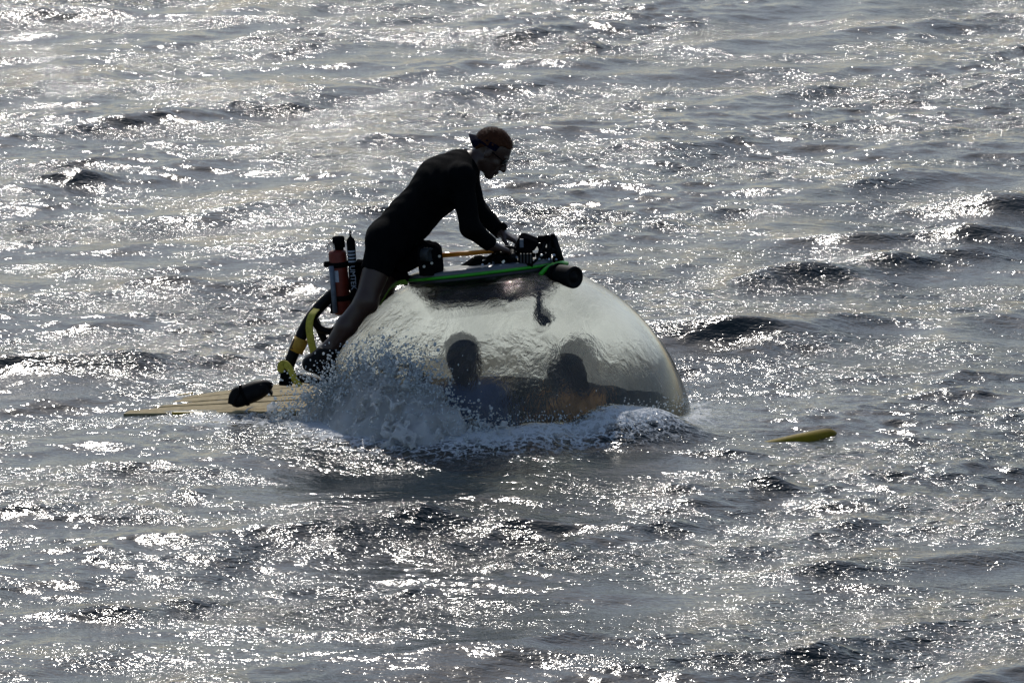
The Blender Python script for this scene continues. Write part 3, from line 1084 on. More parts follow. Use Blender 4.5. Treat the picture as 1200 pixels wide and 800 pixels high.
# ------------------------------------------------------------------ implicit bodies (distance fields + surface nets)
class Field:
    def __init__(self, lo, hi, h):
        self.lo, self.h = np.array(lo, float), h
        self.n = np.ceil((np.array(hi, float) - self.lo) / h).astype(int) + 1
        self.f = np.full(self.n, 10.0, np.float32)

    def _box(self, pts, rad):
        pts = np.array(pts)
        a = np.floor((pts.min(0) - rad - self.lo) / self.h).astype(int)
        b = np.ceil((pts.max(0) + rad - self.lo) / self.h).astype(int) + 1
        a = np.clip(a, 0, self.n)
        b = np.clip(b, 0, self.n)
        sl = tuple(slice(i, j) for i, j in zip(a, b))
        g = np.meshgrid(*[self.lo[i] + self.h * np.arange(a[i], b[i]) for i in range(3)], indexing='ij')
        return sl, g

    def _merge(self, sl, d, k):
        f = self.f[sl]
        if k <= 0:
            self.f[sl] = np.minimum(f, d)
        else:
            hh = np.clip(0.5 + 0.5 * (f - d) / k, 0, 1)
            self.f[sl] = np.minimum(f, d) if f.size == 0 else (f * (1 - hh) + d * hh - k * hh * (1 - hh))

    def cone(self, a, b, ra, rb, k=0.02, ys=1.0, clip=None):
        """tapered capsule; ys < 1 widens it along world Y; clip = (point, normal) cuts it off beyond"""
        a, b = np.array(a, float), np.array(b, float)
        R_ = max(ra, rb) / ys + 0.06
        sl, (x, y, z) = self._box([a, b], R_)
        c = (a + b) / 2
        px, py, pz = x - a[0], (y - c[1]) * ys + c[1] - ((a[1] - c[1]) * ys + c[1]), z - a[2]
        bx, by, bz = b[0] - a[0], (b[1] - a[1]) * ys, b[2] - a[2]
        L2 = bx * bx + by * by + bz * bz + 1e-12
        t = np.clip((px * bx + py * by + pz * bz) / L2, 0, 1)
        d = np.sqrt((px - t * bx) ** 2 + (py - t * by) ** 2 + (pz - t * bz) ** 2) - (ra + (rb - ra) * t)
        if clip is not None:
            cp, cn = np.array(clip[0], float), np.array(clip[1], float)
            cn = cn / np.linalg.norm(cn)
            d = np.maximum(d, (x - cp[0]) * cn[0] + (y - cp[1]) * cn[1] + (z - cp[2]) * cn[2])
        self._merge(sl, d.astype(np.float32), k)

    def ell(self, c, r, axes, k=0.02, clip=None, sub=False):
        """ellipsoid with semi-axes r along the orthonormal axes"""
        c = np.array(c, float)
        A = np.array([list(a) for a in axes])
        sl, (x, y, z) = self._box([c], max(r) + 0.06)
        p = np.stack([x - c[0], y - c[1], z - c[2]], -1) @ A.T
        q = p / np.array(r)
        k0 = np.sqrt((q ** 2).sum(-1))
        k1 = np.sqrt(((q / np.array(r)) ** 2).sum(-1)) + 1e-9
        d = k0 * (k0 - 1) / k1
        if clip is not None:
            d = np.maximum(d, clip(p))
        if sub:
            self.f[sl] = np.maximum(self.f[sl], -d)
        else:
            self._merge(sl, d.astype(np.float32), k)


def surface_nets(f, lo, h):
    nx, ny, nz = f.shape
    s = f < 0
    cnt = np.zeros((nx - 1, ny - 1, nz - 1), np.int8)
    for dx in (0, 1):
        for dy in (0, 1):
            for dz in (0, 1):
                cnt += s[dx:nx - 1 + dx, dy:ny - 1 + dy, dz:nz - 1 + dz]
    act = np.argwhere((cnt > 0) & (cnt < 8))
    if len(act) == 0:
        return np.zeros((0, 3)), np.zeros((0, 4), int)
    vid = np.full(cnt.shape, -1, np.int32)
    vid[act[:, 0], act[:, 1], act[:, 2]] = np.arange(len(act))
    acc = np.zeros((len(act), 3))
    num = np.zeros(len(act))
    for ax in range(3):
        o1, o2 = [i for i in range(3) if i != ax]
        for a in (0, 1):
            for b in (0, 1):
                p = act.copy()
                p[:, o1] += a
                p[:, o2] += b
                q = p.copy()
                q[:, ax] += 1
                fp = f[p[:, 0], p[:, 1], p[:, 2]]
                fq = f[q[:, 0], q[:, 1], q[:, 2]]
                cr = (fp < 0) != (fq < 0)
                t = np.where(cr, fp / np.where(cr, fp - fq, 1), 0)
                pos = p.astype(float)
                pos[:, ax] += t
                acc += pos * cr[:, None]
                num += cr
    V = acc / np.maximum(num, 1)[:, None] * h + lo
    Fl = []
    for ax in range(3):
        o1, o2 = [(1, 2), (2, 0), (0, 1)][ax]
        sl0 = [slice(None)] * 3
        sl1 = [slice(None)] * 3
        sl0[ax] = slice(0, f.shape[ax] - 1)
        sl1[ax] = slice(1, f.shape[ax])
        s0, s1 = s[tuple(sl0)], s[tuple(sl1)]
        e = np.argwhere(s0 != s1)
        ok = (e[:, o1] > 0) & (e[:, o2] > 0) & (e[:, o1] < f.shape[o1] - 1) & (e[:, o2] < f.shape[o2] - 1)
        e = e[ok]
        fl = s0[e[:, 0], e[:, 1], e[:, 2]]

        def cell(a, b):
            c = e.copy()
            c[:, o1] += a
            c[:, o2] += b
            return vid[c[:, 0], c[:, 1], c[:, 2]]
        q = np.stack([cell(-1, -1), cell(0, -1), cell(0, 0), cell(-1, 0)], -1)
        q[~fl] = q[~fl][:, ::-1]
        Fl.append(q)
    F = np.concatenate(Fl)
    F = F[(F >= 0).all(1)]
    return V, F


def smooth_verts(V, F, it=2, lam=0.5):
    e = np.concatenate([F[:, [0, 1]], F[:, [1, 2]], F[:, [2, 3]], F[:, [3, 0]]])
    for _ in range(it):
        acc = np.zeros_like(V)
        num = np.zeros(len(V))
        for c in range(3):
            acc[:, c] = np.bincount(e[:, 0], V[e[:, 1], c], len(V)) + np.bincount(e[:, 1], V[e[:, 0], c], len(V))
        num = np.bincount(e[:, 0], minlength=len(V)) + np.bincount(e[:, 1], minlength=len(V))
        V = V * (1 - lam) + lam * acc / np.maximum(num, 1)[:, None]
    return V


def field_obj(name, fld, mat, parent, it=2):
    V, F = surface_nets(fld.f, fld.lo, fld.h)
    V = smooth_verts(V, F, it)
    return link_mesh(name, np_mesh(name, V, F), mat, parent, True)


def skin_material(name, col):
    N = NT(name)
    b = N.n('ShaderNodeBsdfPrincipled')
    tc = N.n('ShaderNodeTexCoord')
    nz = noise_node(N, 18, 4, 0.6, tc.outputs['Object'])
    mx = N.n('ShaderNodeMix', data_type='RGBA')
    mx.inputs[6].default_value = (*col, 1)
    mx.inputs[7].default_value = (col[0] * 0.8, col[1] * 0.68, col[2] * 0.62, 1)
    N.l(nz.outputs[0], mx.inputs[0])
    N.l(mx.outputs[2], b.inputs['Base Color'])
    b.inputs['Roughness'].default_value = 0.42
    nf = noise_node(N, 130, 3, 0.6, tc.outputs['Object'])
    bp = N.n('ShaderNodeBump')
    bp.inputs['Strength'].default_value = 0.25
    bp.inputs['Distance'].default_value = 0.003
    N.l(nf.outputs[0], bp.inputs['Height'])
    N.l(bp.outputs[0], b.inputs['Normal'])
    N.l(b.outputs[0], N.out.inputs[0])
    return N.m


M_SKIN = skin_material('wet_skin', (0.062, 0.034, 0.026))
M_SUIT = surf('black_neoprene', (0.005, 0.0055, 0.0065), 0.85, grime=0.3, scale=20, bump=0.3, spec=0.03)
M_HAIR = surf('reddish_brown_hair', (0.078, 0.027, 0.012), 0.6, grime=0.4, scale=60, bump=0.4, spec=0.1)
M_VISOR = surf('navy_cloth', (0.006, 0.008, 0.035), 0.8, spec=0.05, grime=0.3, scale=60, bump=0.4)
M_GLASS = surf('dark_lens', (0.008, 0.008, 0.009), 0.1, grime=0.1, scale=30, bump=0.0)


def hand(fld, wr, d, nrm, side, curl=(0.5, 0.7, 0.5), k=0.006, size=1.0, spread=0.05):
    """palm + four unequal bent fingers + thumb. d: wrist to knuckles, nrm: out of the palm, side: towards the thumb"""
    wr = Vector(wr)
    d = Vector(d).normalized()
    nrm = (Vector(nrm) - d * Vector(nrm).dot(d)).normalized()
    s = d.cross(nrm).normalized()
    if s.dot(Vector(side)) < 0:
        s = -s
    S = size
    offs = [0.036, 0.012, -0.012, -0.034]
    lens = [(0.040, 0.024, 0.019), (0.045, 0.028, 0.020), (0.042, 0.026, 0.019), (0.032, 0.020, 0.017)]
    plen = [0.092, 0.096, 0.091, 0.083]
    for i in range(4):
        mcp = wr + d * plen[i] * S + s * offs[i] * S
        fld.cone(wr + s * offs[i] * 0.45 * S, mcp, 0.0165 * S, 0.0125 * S, 0.014)
        ang = 0.0
        p = mcp
        dirf = (d + s * (spread * (1.5 - i))).normalized()
        r = 0.0102 * S
        for j, L in enumerate(lens[i]):
            ang += curl[j] * (1 + 0.08 * (i - 1.5))
            v = dirf * math.cos(ang) + nrm * math.sin(ang)
            q = p + v * L * S
            fld.cone(p, q, r, r * 0.90, 0.003)
            p, r = q, r * 0.90
    t0 = wr + d * 0.022 * S + s * 0.028 * S
    t1 = t0 + (d * 0.55 + s * 0.65 + nrm * 0.35).normalized() * 0.042 * S
    t2 = t1 + (d * 0.85 + s * 0.20 + nrm * 0.50).normalized() * 0.034 * S
    t3 = t2 + (d * 0.80 - s * 0.10 + nrm * 0.60).normalized() * 0.026 * S
    fld.cone(t0, t1, 0.017 * S, 0.0125 * S, 0.010)
    fld.cone(t1, t2, 0.0118 * S, 0.0108 * S, 0.004)
    fld.cone(t2, t3, 0.0108 * S, 0.0088 * S, 0.003)


def head(fld, c, f, l, u, S=1.0):
    """skull, jaw, nose, lips, ears; c centre, f forward, l to the side, u up"""
    def Q(a, b, e):
        return c + (f * a + l * b + u * e) * S
    ax = (f, l, u)
    fld.ell(Q(-0.012, 0, 0.022), (0.100 * S, 0.078 * S, 0.092 * S), ax, 0.02)
    fld.ell(Q(0.034, 0, -0.040), (0.060 * S, 0.060 * S, 0.074 * S), ax, 0.02)
    for sd in (-1, 1):
        fld.cone(Q(-0.012, 0.050 * sd, -0.062), Q(0.062, 0.014 * sd, -0.108), 0.024 * S, 0.020 * S, 0.02)
        fld.ell(Q(-0.010, 0.080 * sd, -0.012), (0.020 * S, 0.009 * S, 0.033 * S), ax, 0.006)
        fld.ell(Q(0.055, 0.042 * sd, -0.030), (0.026 * S, 0.022 * S, 0.020 * S), ax, 0.015)
        fld.ell(Q(0.086, 0.034 * sd, 0.000), (0.016 * S, 0.018 * S, 0.011 * S), ax, 0.0, sub=True)
        fld.ell(Q(0.074, 0.033 * sd, 0.000), (0.0125 * S, 0.0125 * S, 0.0125 * S), ax, 0.002)
        fld.ell(Q(0.095, 0.012 * sd, -0.047), (0.012 * S, 0.009 * S, 0.009 * S), ax, 0.006)
    fld.ell(Q(0.070, 0, -0.112), (0.022 * S, 0.026 * S, 0.018 * S), ax, 0.015)
    fld.ell(Q(0.078, 0, 0.020), (0.018 * S, 0.052 * S, 0.012 * S), ax, 0.012)
    fld.cone(Q(0.086, 0, 0.004), Q(0.111, 0, -0.042), 0.009 * S, 0.0135 * S, 0.008)
    fld.ell(Q(0.090, 0, -0.072), (0.013 * S, 0.024 * S, 0.0075 * S), ax, 0.004)
    fld.ell(Q(0.086, 0, -0.086), (0.013 * S, 0.021 * S, 0.0080 * S), ax, 0.004)
    return Q


# ------------------------------------------------------------------ the man leaning over the hatch
man = empty('person', P(385, 452, -0.15), 'barefaced man in a black shorty wetsuit leaning over the hatch of the acrylic dome', 'person')
man['label'] = 'man in black wetsuit and sunglasses bending over the hatch on top of the dome'

HC = P(577, 177, 0.03)
hf = Vector((0.775, -0.08, -0.63)).normalized()
hl = Vector((0.08, 1, -0.05))
hl = (hl - hf * hl.dot(hf)).normalized()
hu = hf.cross(hl).normalized()
if hu.z < 0:
    hu = -hu

J = dict(
    pel=P(458, 281, 0.01), waist=P(480, 257, 0.01), chest=P(519, 214, 0.01), up=P(537, 197, 0.01),
    shN=P(540, 208, -0.165), elN=P(551, 267, -0.235), wrN=P(577, 288, -0.155),
    shF=P(545, 199, 0.185), elF=P(556, 240, 0.24), wrF=P(586, 272, 0.12),
    hipN=P(452, 284, -0.09), knN=P(429, 352, -0.19), caN=P(406, 382, -0.19), anN=P(386, 408, -0.18),
    hipF=P(464, 283, 0.10), knF=P(447, 343, 0.13), caF=P(420, 376, 0.16), anF=P(398, 404, 0.20),
    neck0=P(543, 194, 0.02), neck1=P(566, 183, 0.025),
)
gripN = P(597, 294, -0.10)
gripF = P(604, 281, 0.10)


def trunk(fld, g=0.0, suit=False):
    fld.cone(J['pel'], J['waist'], 0.122 + g, 0.110 + g, 0.03, 0.78)
    fld.cone(J['waist'], J['chest'], 0.110 + g, 0.130 + g, 0.05, 0.74)
    fld.cone(J['chest'], J['up'], 0.130 + g, 0.090 + g, 0.05, 0.62)
    fld.cone(J['shN'], J['shF'], 0.068 + g, 0.068 + g, 0.05)
    # seat
    fld.cone(P(452, 283, -0.08), P(452, 283, 0.09), 0.095 + g, 0.095 + g, 0.04)
    for n in ('N', 'F'):
        fld.cone(J['sh' + n], J['el' + n], 0.060 + g, 0.046 + g, 0.03)
        if suit:
            w_ = J['wr' + n]
            dd = (w_ - J['el' + n]).normalized()
            fld.cone(J['el' + n], w_, 0.046 + g, 0.033 + g, 0.02, clip=(w_ - dd * 0.015, dd))
        else:
            fld.cone(J['el' + n], J['wr' + n], 0.046, 0.030, 0.02)
        hp, kn = J['hip' + n], J['kn' + n]
        dd = (kn - hp).normalized()
        if suit:
            fld.cone(hp, kn, 0.090 + g, 0.060 + g, 0.035, clip=(hp.lerp(kn, 0.52), dd))
        else:
            fld.cone(hp, kn, 0.090, 0.058, 0.035)


ball = {'N': P(384, 436, -0.17), 'F': P(398, 430, 0.19)}
toe = {'N': P(397, 450, -0.16), 'F': P(412, 442, 0.19)}
heel = {'N': P(364, 426, -0.185), 'F': P(386, 420, 0.20)}
body = Field((-1.25, -0.42, 0.0), (0.12, 0.42, 1.55), 0.0048)
trunk(body)
body.cone(J['neck0'], J['neck1'], 0.064, 0.056, 0.03)
head(body, HC, hf, hl, hu, 1.0)
for n in ('N', 'F'):
    body.cone(J['kn' + n], J['ca' + n], 0.054, 0.055, 0.03)
    body.cone(J['ca' + n], J['an' + n], 0.055, 0.035, 0.02)
    body.cone(J['an' + n], heel[n], 0.034, 0.030, 0.02)
    body.cone(J['an' + n], ball[n], 0.034, 0.030, 0.03)
    body.cone(heel[n], ball[n], 0.030, 0.030, 0.02)
    body.cone(ball[n], toe[n], 0.030, 0.020, 0.02)
    # kneecap
    body.ell(J['kn' + n] + Vector((0.02, 0, -0.02)), (0.045, 0.045, 0.05), (Vector((1, 0, 0)), Vector((0, 1, 0)), Vector((0, 0, 1))), 0.02)
dN = gripN - J['wrN']
hand(body, J['wrN'], dN.normalized(), Vector((-0.2, 0.0, -1.0)), Vector((0, 1, 0)), (0.55, 0.95, 0.7))
dF = gripF - J['wrF']
hand(body, J['wrF'], dF.normalized(), Vector((-0.15, 0.0, -1.0)), Vector((0, -1, 0)), (0.45, 0.85, 0.6))
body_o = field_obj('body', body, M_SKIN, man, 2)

suit = Field((-1.25, -0.42, 0.45), (0.0, 0.42, 1.55), 0.0058)
trunk(suit, 0.007, True)
nd = (J['neck1'] - J['neck0']).normalized()
suit.cone(J['neck0'], J['neck1'], 0.072, 0.064, 0.03, clip=(J['neck0'] + nd * 0.045, nd))
# cloth folds
gx = [suit.lo[i] + suit.h * np.arange(suit.n[i]) for i in range(3)]
wx, wz = gx[0][:, None, None], gx[2][None, None, :]
wy = gx[1][None, :, None]
suit.f += (0.0022 * np.sin(70 * wx + 55 * wz + 6 * np.sin(14 * wy)) * np.sin(22 * wz - 18 * wx + 9 * wy)).astype(np.float32)
field_obj('wetsuit', suit, M_SUIT, man, 1)

for n in ('N', 'F'):
    sh = Field(np.minimum(heel[n], toe[n]) - np.array([0.1, 0.1, 0.1]), np.maximum(heel[n], J['an' + n]) + np.array([0.16, 0.1, 0.1]), 0.005)
    dd = (J['an' + n] - heel[n]).normalized()
    cl = (J['an' + n] + Vector((0.0, 0, 0.0)), J['an' + n] - ball[n])
    sh.cone(J['an' + n], heel[n], 0.042, 0.040, 0.015, clip=cl)
    sh.cone(J['an' + n], ball[n], 0.042, 0.038, 0.03, clip=cl)
    sh.cone(heel[n], ball[n], 0.040, 0.038, 0.02)
    sh.cone(ball[n], toe[n], 0.038, 0.027, 0.02)
    field_obj('dive_boot', sh, M_BLACK, man, 1)

# hair: a clipped cap with short strands
hairf = Field(np.array(HC) - 0.17, np.array(HC) + 0.17, 0.004)
hc = HC + hf * -0.012 + hu * 0.022
hairf.ell(hc, (0.107, 0.085, 0.099), (hf, hl, hu), 0.0, clip=lambda p: -(p[..., 2] * 0.76 - p[..., 0] * 0.65) - 0.004 + 0.012 * np.sin(p[..., 1] * 60))
gx = np.meshgrid(*[hairf.lo[i] + hairf.h * np.arange(hairf.n[i]) for i in range(3)], indexing='ij')
hairf.f += (0.0025 * np.sin(gx[0] * 190 + 4 * np.sin(gx[1] * 70)) * np.sin(gx[1] * 210) * np.sin(gx[2] * 130)).astype(np.float32)
Vh, Fh = surface_nets(hairf.f, hairf.lo, hairf.h)
Vh = smooth_verts(Vh, Fh, 1)
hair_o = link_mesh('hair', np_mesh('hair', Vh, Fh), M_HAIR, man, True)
SV, SF = [], []
for i in range(2600):
    th = math.acos(random.uniform(-0.35, 1.0))
    ph = random.uniform(0, 2 * math.pi)
    dl = Vector((math.sin(th) * math.cos(ph), math.sin(th) * math.sin(ph), math.cos(th)))
    pl = Vector((dl.x * 0.105, dl.y * 0.083, dl.z * 0.097))
    if pl.z * 0.76 - pl.x * 0.65 < 0.0:
        continue
    p = hc + hf * pl.x + hl * pl.y + hu * pl.z
    nn = (hf * dl.x + hl * dl.y + hu * dl.z)
    lean = (nn + hf * random.uniform(-0.1, 0.7) + hl * random.uniform(-0.4, 0.4) - hu * random.uniform(0, 0.5)).normalized()
    t = p + lean * random.uniform(0.006, 0.014)
    s1 = nn.cross(lean + Vector((0.01, 0.02, 0.03))).normalized() * 0.0009
    s2 = nn.cross(s1).normalized() * 0.0009
    k = len(SV)
    SV += [p + s1, p - s1 * 0.5 + s2, p - s1 * 0.5 - s2, t]
    SF += [(k, k + 1, k + 3), (k + 1, k + 2, k + 3), (k + 2, k, k + 3)]
hs = link_mesh('hair_strand', np_mesh('hair_strand', np.array([tuple(v) for v in SV]), np.array(SF)), M_HAIR, hair_o)
hs['kind'] = 'stuff'


def HQ(a, b, e):
    return HC + hf * a + hl * b + hu * e


# visor worn backwards: band and bill
bm = bmesh.new()
band = []
for i in range(23):
    a = math.radians(75) + math.radians(210) * i / 22
    band.append((math.cos(a), math.sin(a)))
lo_, hi_ = [], []
for ca, sa in band:
    up_ = 0.030 + 0.020 * ca
    q0 = HQ(-0.012 + 0.106 * ca, 0.086 * sa, up_ - 0.016)
    q1 = HQ(-0.012 + 0.104 * ca, 0.084 * sa, up_ + 0.018)
    lo_.append(bm.verts.new(q0))
    hi_.append(bm.verts.new(q1))
for i in range(22):
    j = i + 1
    bm.faces.new((lo_[i], lo_[j], hi_[j], hi_[i]))
bmesh.ops.solidify(bm, geom=list(bm.faces), thickness=0.004)
vis = bm_obj('visor_band', bm, M_VISOR, man, True)
bm = bmesh.new()
rows = []
for i in range(13):
    a = math.pi + (i - 6) * 0.16
    r_ = []
    for t in (0.0, 0.5, 1.0):
        ext = 0.038 * t * math.cos((i - 6) * 0.16) ** 0.7
        r_.append(bm.verts.new(HQ(-0.012 + (0.105 + ext) * math.cos(a), (0.085 + ext * 0.5) * math.sin(a), 0.012 - 0.020 * t - 0.05 * (math.sin(a) ** 2) * t)))
    rows.append(r_)
for r0, r1 in zip(rows, rows[1:]):
    for j in range(2):
        bm.faces.new((r0[j], r1[j], r1[j + 1], r0[j + 1]))
bmesh.ops.solidify(bm, geom=list(bm.faces), thickness=0.009)
bm_obj('visor_bill', bm, M_VISOR, vis, True)

# sunglasses
bm = bmesh.new()
sg = None
for sd in (-1, 1):
    bm = bmesh.new()
    bmesh.ops.create_uvsphere(bm, u_segments=20, v_segments=10, radius=1.0)
    Mx = Matrix.Translation(HQ(0.094 - 0.006, 0.034 * sd, -0.002)) @ Matrix((hf, hl, hu)).transposed().to_4x4() @ Matrix.Rotation(R(14 * sd), 4, 'Z') @ Matrix.Diagonal((0.007, 0.031, 0.021, 1))
    bmesh.ops.transform(bm, matrix=Mx, verts=bm.verts)
    if sg is None:
        fb = bmesh.new()
        tube(fb, [HQ(0.098, -0.012, 0.004), HQ(0.101, 0, 0.007), HQ(0.098, 0.012, 0.004)], 0.0025, 8)
        sg = bm_obj('sunglasses', fb, M_BLACKP, man, True)
    bm_obj('lens', bm, M_GLASS, sg, True)
    bm = bmesh.new()
    tube(bm, [HQ(0.082, 0.062 * sd, 0.004), HQ(0.05, 0.077 * sd, 0.004), HQ(-0.005, 0.084 * sd, 0.006), HQ(-0.02, 0.084 * sd, -0.008)], 0.0028, 8)
    bm_obj('temple_arm', bm, M_BLACKP, sg, True)

# watch on the far wrist
wd_ = (J['wrF'] - J['elF']).normalized()
bm = bmesh.new()
lathe(bm, J['wrF'] - wd_ * 0.004, wd_, [(0.033, -0.012), (0.038, -0.012), (0.038, 0.012), (0.033, 0.012), (0.033, -0.012)], 24)
wt = bm_obj('watch', bm, M_BLACKP, man, True)
bm = bmesh.new()
up_w = (Vector((0.25, 0, 1)) - wd_ * wd_.dot(Vector((0.25, 0, 1)))).normalized()
lathe(bm, J['wrF'] - wd_ * 0.004 + up_w * 0.034, up_w, [(0, 0.017), (0.016, 0.017), (0.021, 0.012), (0.021, -0.01), (0, -0.01)], 20)
bm_obj('watch_case', bm, M_BLACKP, wt, True)

# ------------------------------------------------------------------ camera and light rig on the hatch
rig = empty('camera_rig', P(610, 317, -0.02), 'black underwater camera and lamp rig held by the man on top of the hatch', 'camera rig')
bm = bmesh.new()
plate(bm, [(535, 317), (541, 314), (547, 310), (556, 303.5), (563, 302.5), (572, 306), (600, 309), (628, 309), (656, 306), (659, 311), (640, 315), (600, 317)], -0.10, 0.12, 0.006)
base = bm_obj('base_plate', bm, M_BLACKP, rig)
bm = bmesh.new()
plate(bm, [(573, 311), (577, 302), (586, 297.5), (598, 297), (606, 301), (607, 311)], -0.16, -0.02, 0.008)
bm_obj('camera_housing', bm, M_BLACKP, rig)
bm = bmesh.new()
plate(bm, [(607, 310), (607, 296.5), (611, 294.5), (622, 294.5), (624.5, 297), (624.5, 310)], -0.18, 0.02, 0.006)
blk = bm_obj('battery_block', bm, M_BLACKP, rig)
for i in range(4):
    bm = bmesh.new()
    plate(bm, [(609.5 + i * 3.8, 308.5), (609.5 + i * 3.8, 297), (611.5 + i * 3.8, 297), (611.5 + i * 3.8, 308.5)], -0.190, -0.176, 0.002)
    bm_obj('cooling_rib', bm, M_DARK, blk)
bm = bmesh.new()
plate(bm, [(602, 291), (608, 284), (608.5, 278), (612, 275.5), (616, 275.8), (630, 281), (631, 284), (626, 291), (618, 293), (608, 293)], -0.10, 0.06, 0.006)
mon = bm_obj('monitor_hood', bm, M_BLACKP, rig)
bm = bmesh.new()
plate(bm, [(609, 290), (609, 280), (613.5, 280), (613.5, 290)], -0.112, -0.098, 0.002)
bm_obj('screen_strip', bm, M_BLUEGREY, mon)
# side arm: a triangular bracket of bars with gaps
for a_, b_, r_ in (((649, 278), (658, 307), 0.017), ((639, 278), (630, 309), 0.016), ((630, 279), (649, 278), 0.013), ((634, 293), (653, 292), 0.014), ((632, 306), (652, 290), 0.012),
                   ((640, 281), (651, 300), 0.010), ((644, 279), (643, 309), 0.013)):
    bm = bmesh.new()
    q0, q1 = P(*a_, 0.0), P(*b_, 0.0)
    tube(bm, [q0, q0.lerp(q1, 0.5), q1], r_, 8)
    bm_obj('bracket_bar', bm, M_BLACK, rig, True)
bm = bmesh.new()
plate(bm, [(643, 280), (647, 276.5), (648.5, 280), (656, 301), (657, 308), (646, 306), (650, 298), (646, 288)], 0.01, 0.05, 0.004)
bm_obj('side_panel', bm, M_BLACKP, rig)
for (a_, b_, y_, r_) in ((641, 279, -0.02, 0.018), (633, 281, -0.02, 0.015), (648, 277, 0.0, 0.013), (585, 303, -0.165, 0.020), (598, 304, -0.165, 0.017), (636, 300, -0.03, 0.022), (568, 308, -0.105, 0.013), (634, 288, 0.02, 0.015), (645, 293, 0.0, 0.012)):
    bm = bmesh.new()
    lathe(bm, P(a_, b_, y_), (0.3, -1, 0.2), [(0, 0.016), (r_ * 0.7, 0.016), (r_, 0.008), (r_, -0.02), (0, -0.02)], 14)
    bm_obj('knob', bm, M_BLACKP, rig, True)
for i in range(22):
    bm = bmesh.new()
    sx_, sy_ = random.uniform(560, 654), random.uniform(298, 309)
    if sx_ < 600:
        sy_ = random.uniform(305, 311)
    lathe(bm, P(sx_, sy_, random.choice((-0.105, -0.165, -0.06))), (random.uniform(-0.5, 0.5), -1, random.uniform(0, 0.8)), [(0, 0.006), (0.006, 0.006), (0.0075, 0.0), (0.0075, -0.008), (0, -0.008)], 6)
    bm_obj('screw', bm, M_STEEL, rig)
for i in range(9):
    bm = bmesh.new()
    q = P(random.uniform(572, 634), random.uniform(297, 308), random.uniform(-0.16, 0.06))
    boxm(bm, q, random.uniform(0.02, 0.05), random.uniform(0.02, 0.05), random.uniform(0.015, 0.04), Matrix.Rotation(random.uniform(-0.6, 0.6), 3, 'Y'), 0.003)
    bm_obj('clamp', bm, M_BLACKP, rig)
# grips under the hands
for nm, g_, ya, yb in (('grip', gripN, -0.20, 0.0), ('grip', gripF, 0.02, 0.20)):
    bm = bmesh.new()
    q = g_ + Vector((0.018, 0, -0.018))
    tube(bm, [Vector((q.x, ya, q.z)), Vector((q.x, (ya + yb) / 2, q.z)), Vector((q.x, yb, q.z))], 0.016, 14)
    bm_obj(nm, bm, M_BLACK, rig, True)
bm = bmesh.new()
tube(bm, curve_pts([P(580, 301, -0.12), P(588, 291, -0.10), P(600, 290, -0.08), P(612, 295, -0.08)], 6), 0.008, 8)
bm_obj('cable', bm, M_BLACK, rig, True)
bm = bmesh.new()
tube(bm, curve_pts([P(620, 312, -0.16), P(628, 305, -0.14), P(634, 297, -0.08), P(630, 286, -0.02)], 6), 0.007, 8)
bm_obj('cable', bm, M_BLACK, rig, True)
# the cylindrical lamp
l0 = P(640, 319.5, -0.10)
l1 = P(673, 325, -0.27)
la = (l1 - l0)
LL = la.length
bm = bmesh.new()
lathe(bm, l0, la, [(0, -0.02), (0.034, -0.018), (0.042, 0.0), (0.044, 0.04), (0.050, 0.06), (0.055, 0.075), (0.0585, LL - 0.015), (0.060, LL - 0.005), (0.058, LL + 0.004), (0.046, LL + 0.007), (0.043, LL - 0.004), (0.02, LL - 0.002), (0.018, LL + 0.006), (0, LL + 0.007)], 36)
lamp = bm_obj('lamp_housing', bm, M_BLACK, rig, True)
bm = bmesh.new()
lathe(bm, l0 + la.normalized() * 0.1, la, [(0.0575, -0.008), (0.0625, -0.008), (0.0625, 0.008), (0.0575, 0.008), (0.0575, -0.008)], 36)
bm_obj('lamp_ring', bm, M_BLACKP, lamp, True)

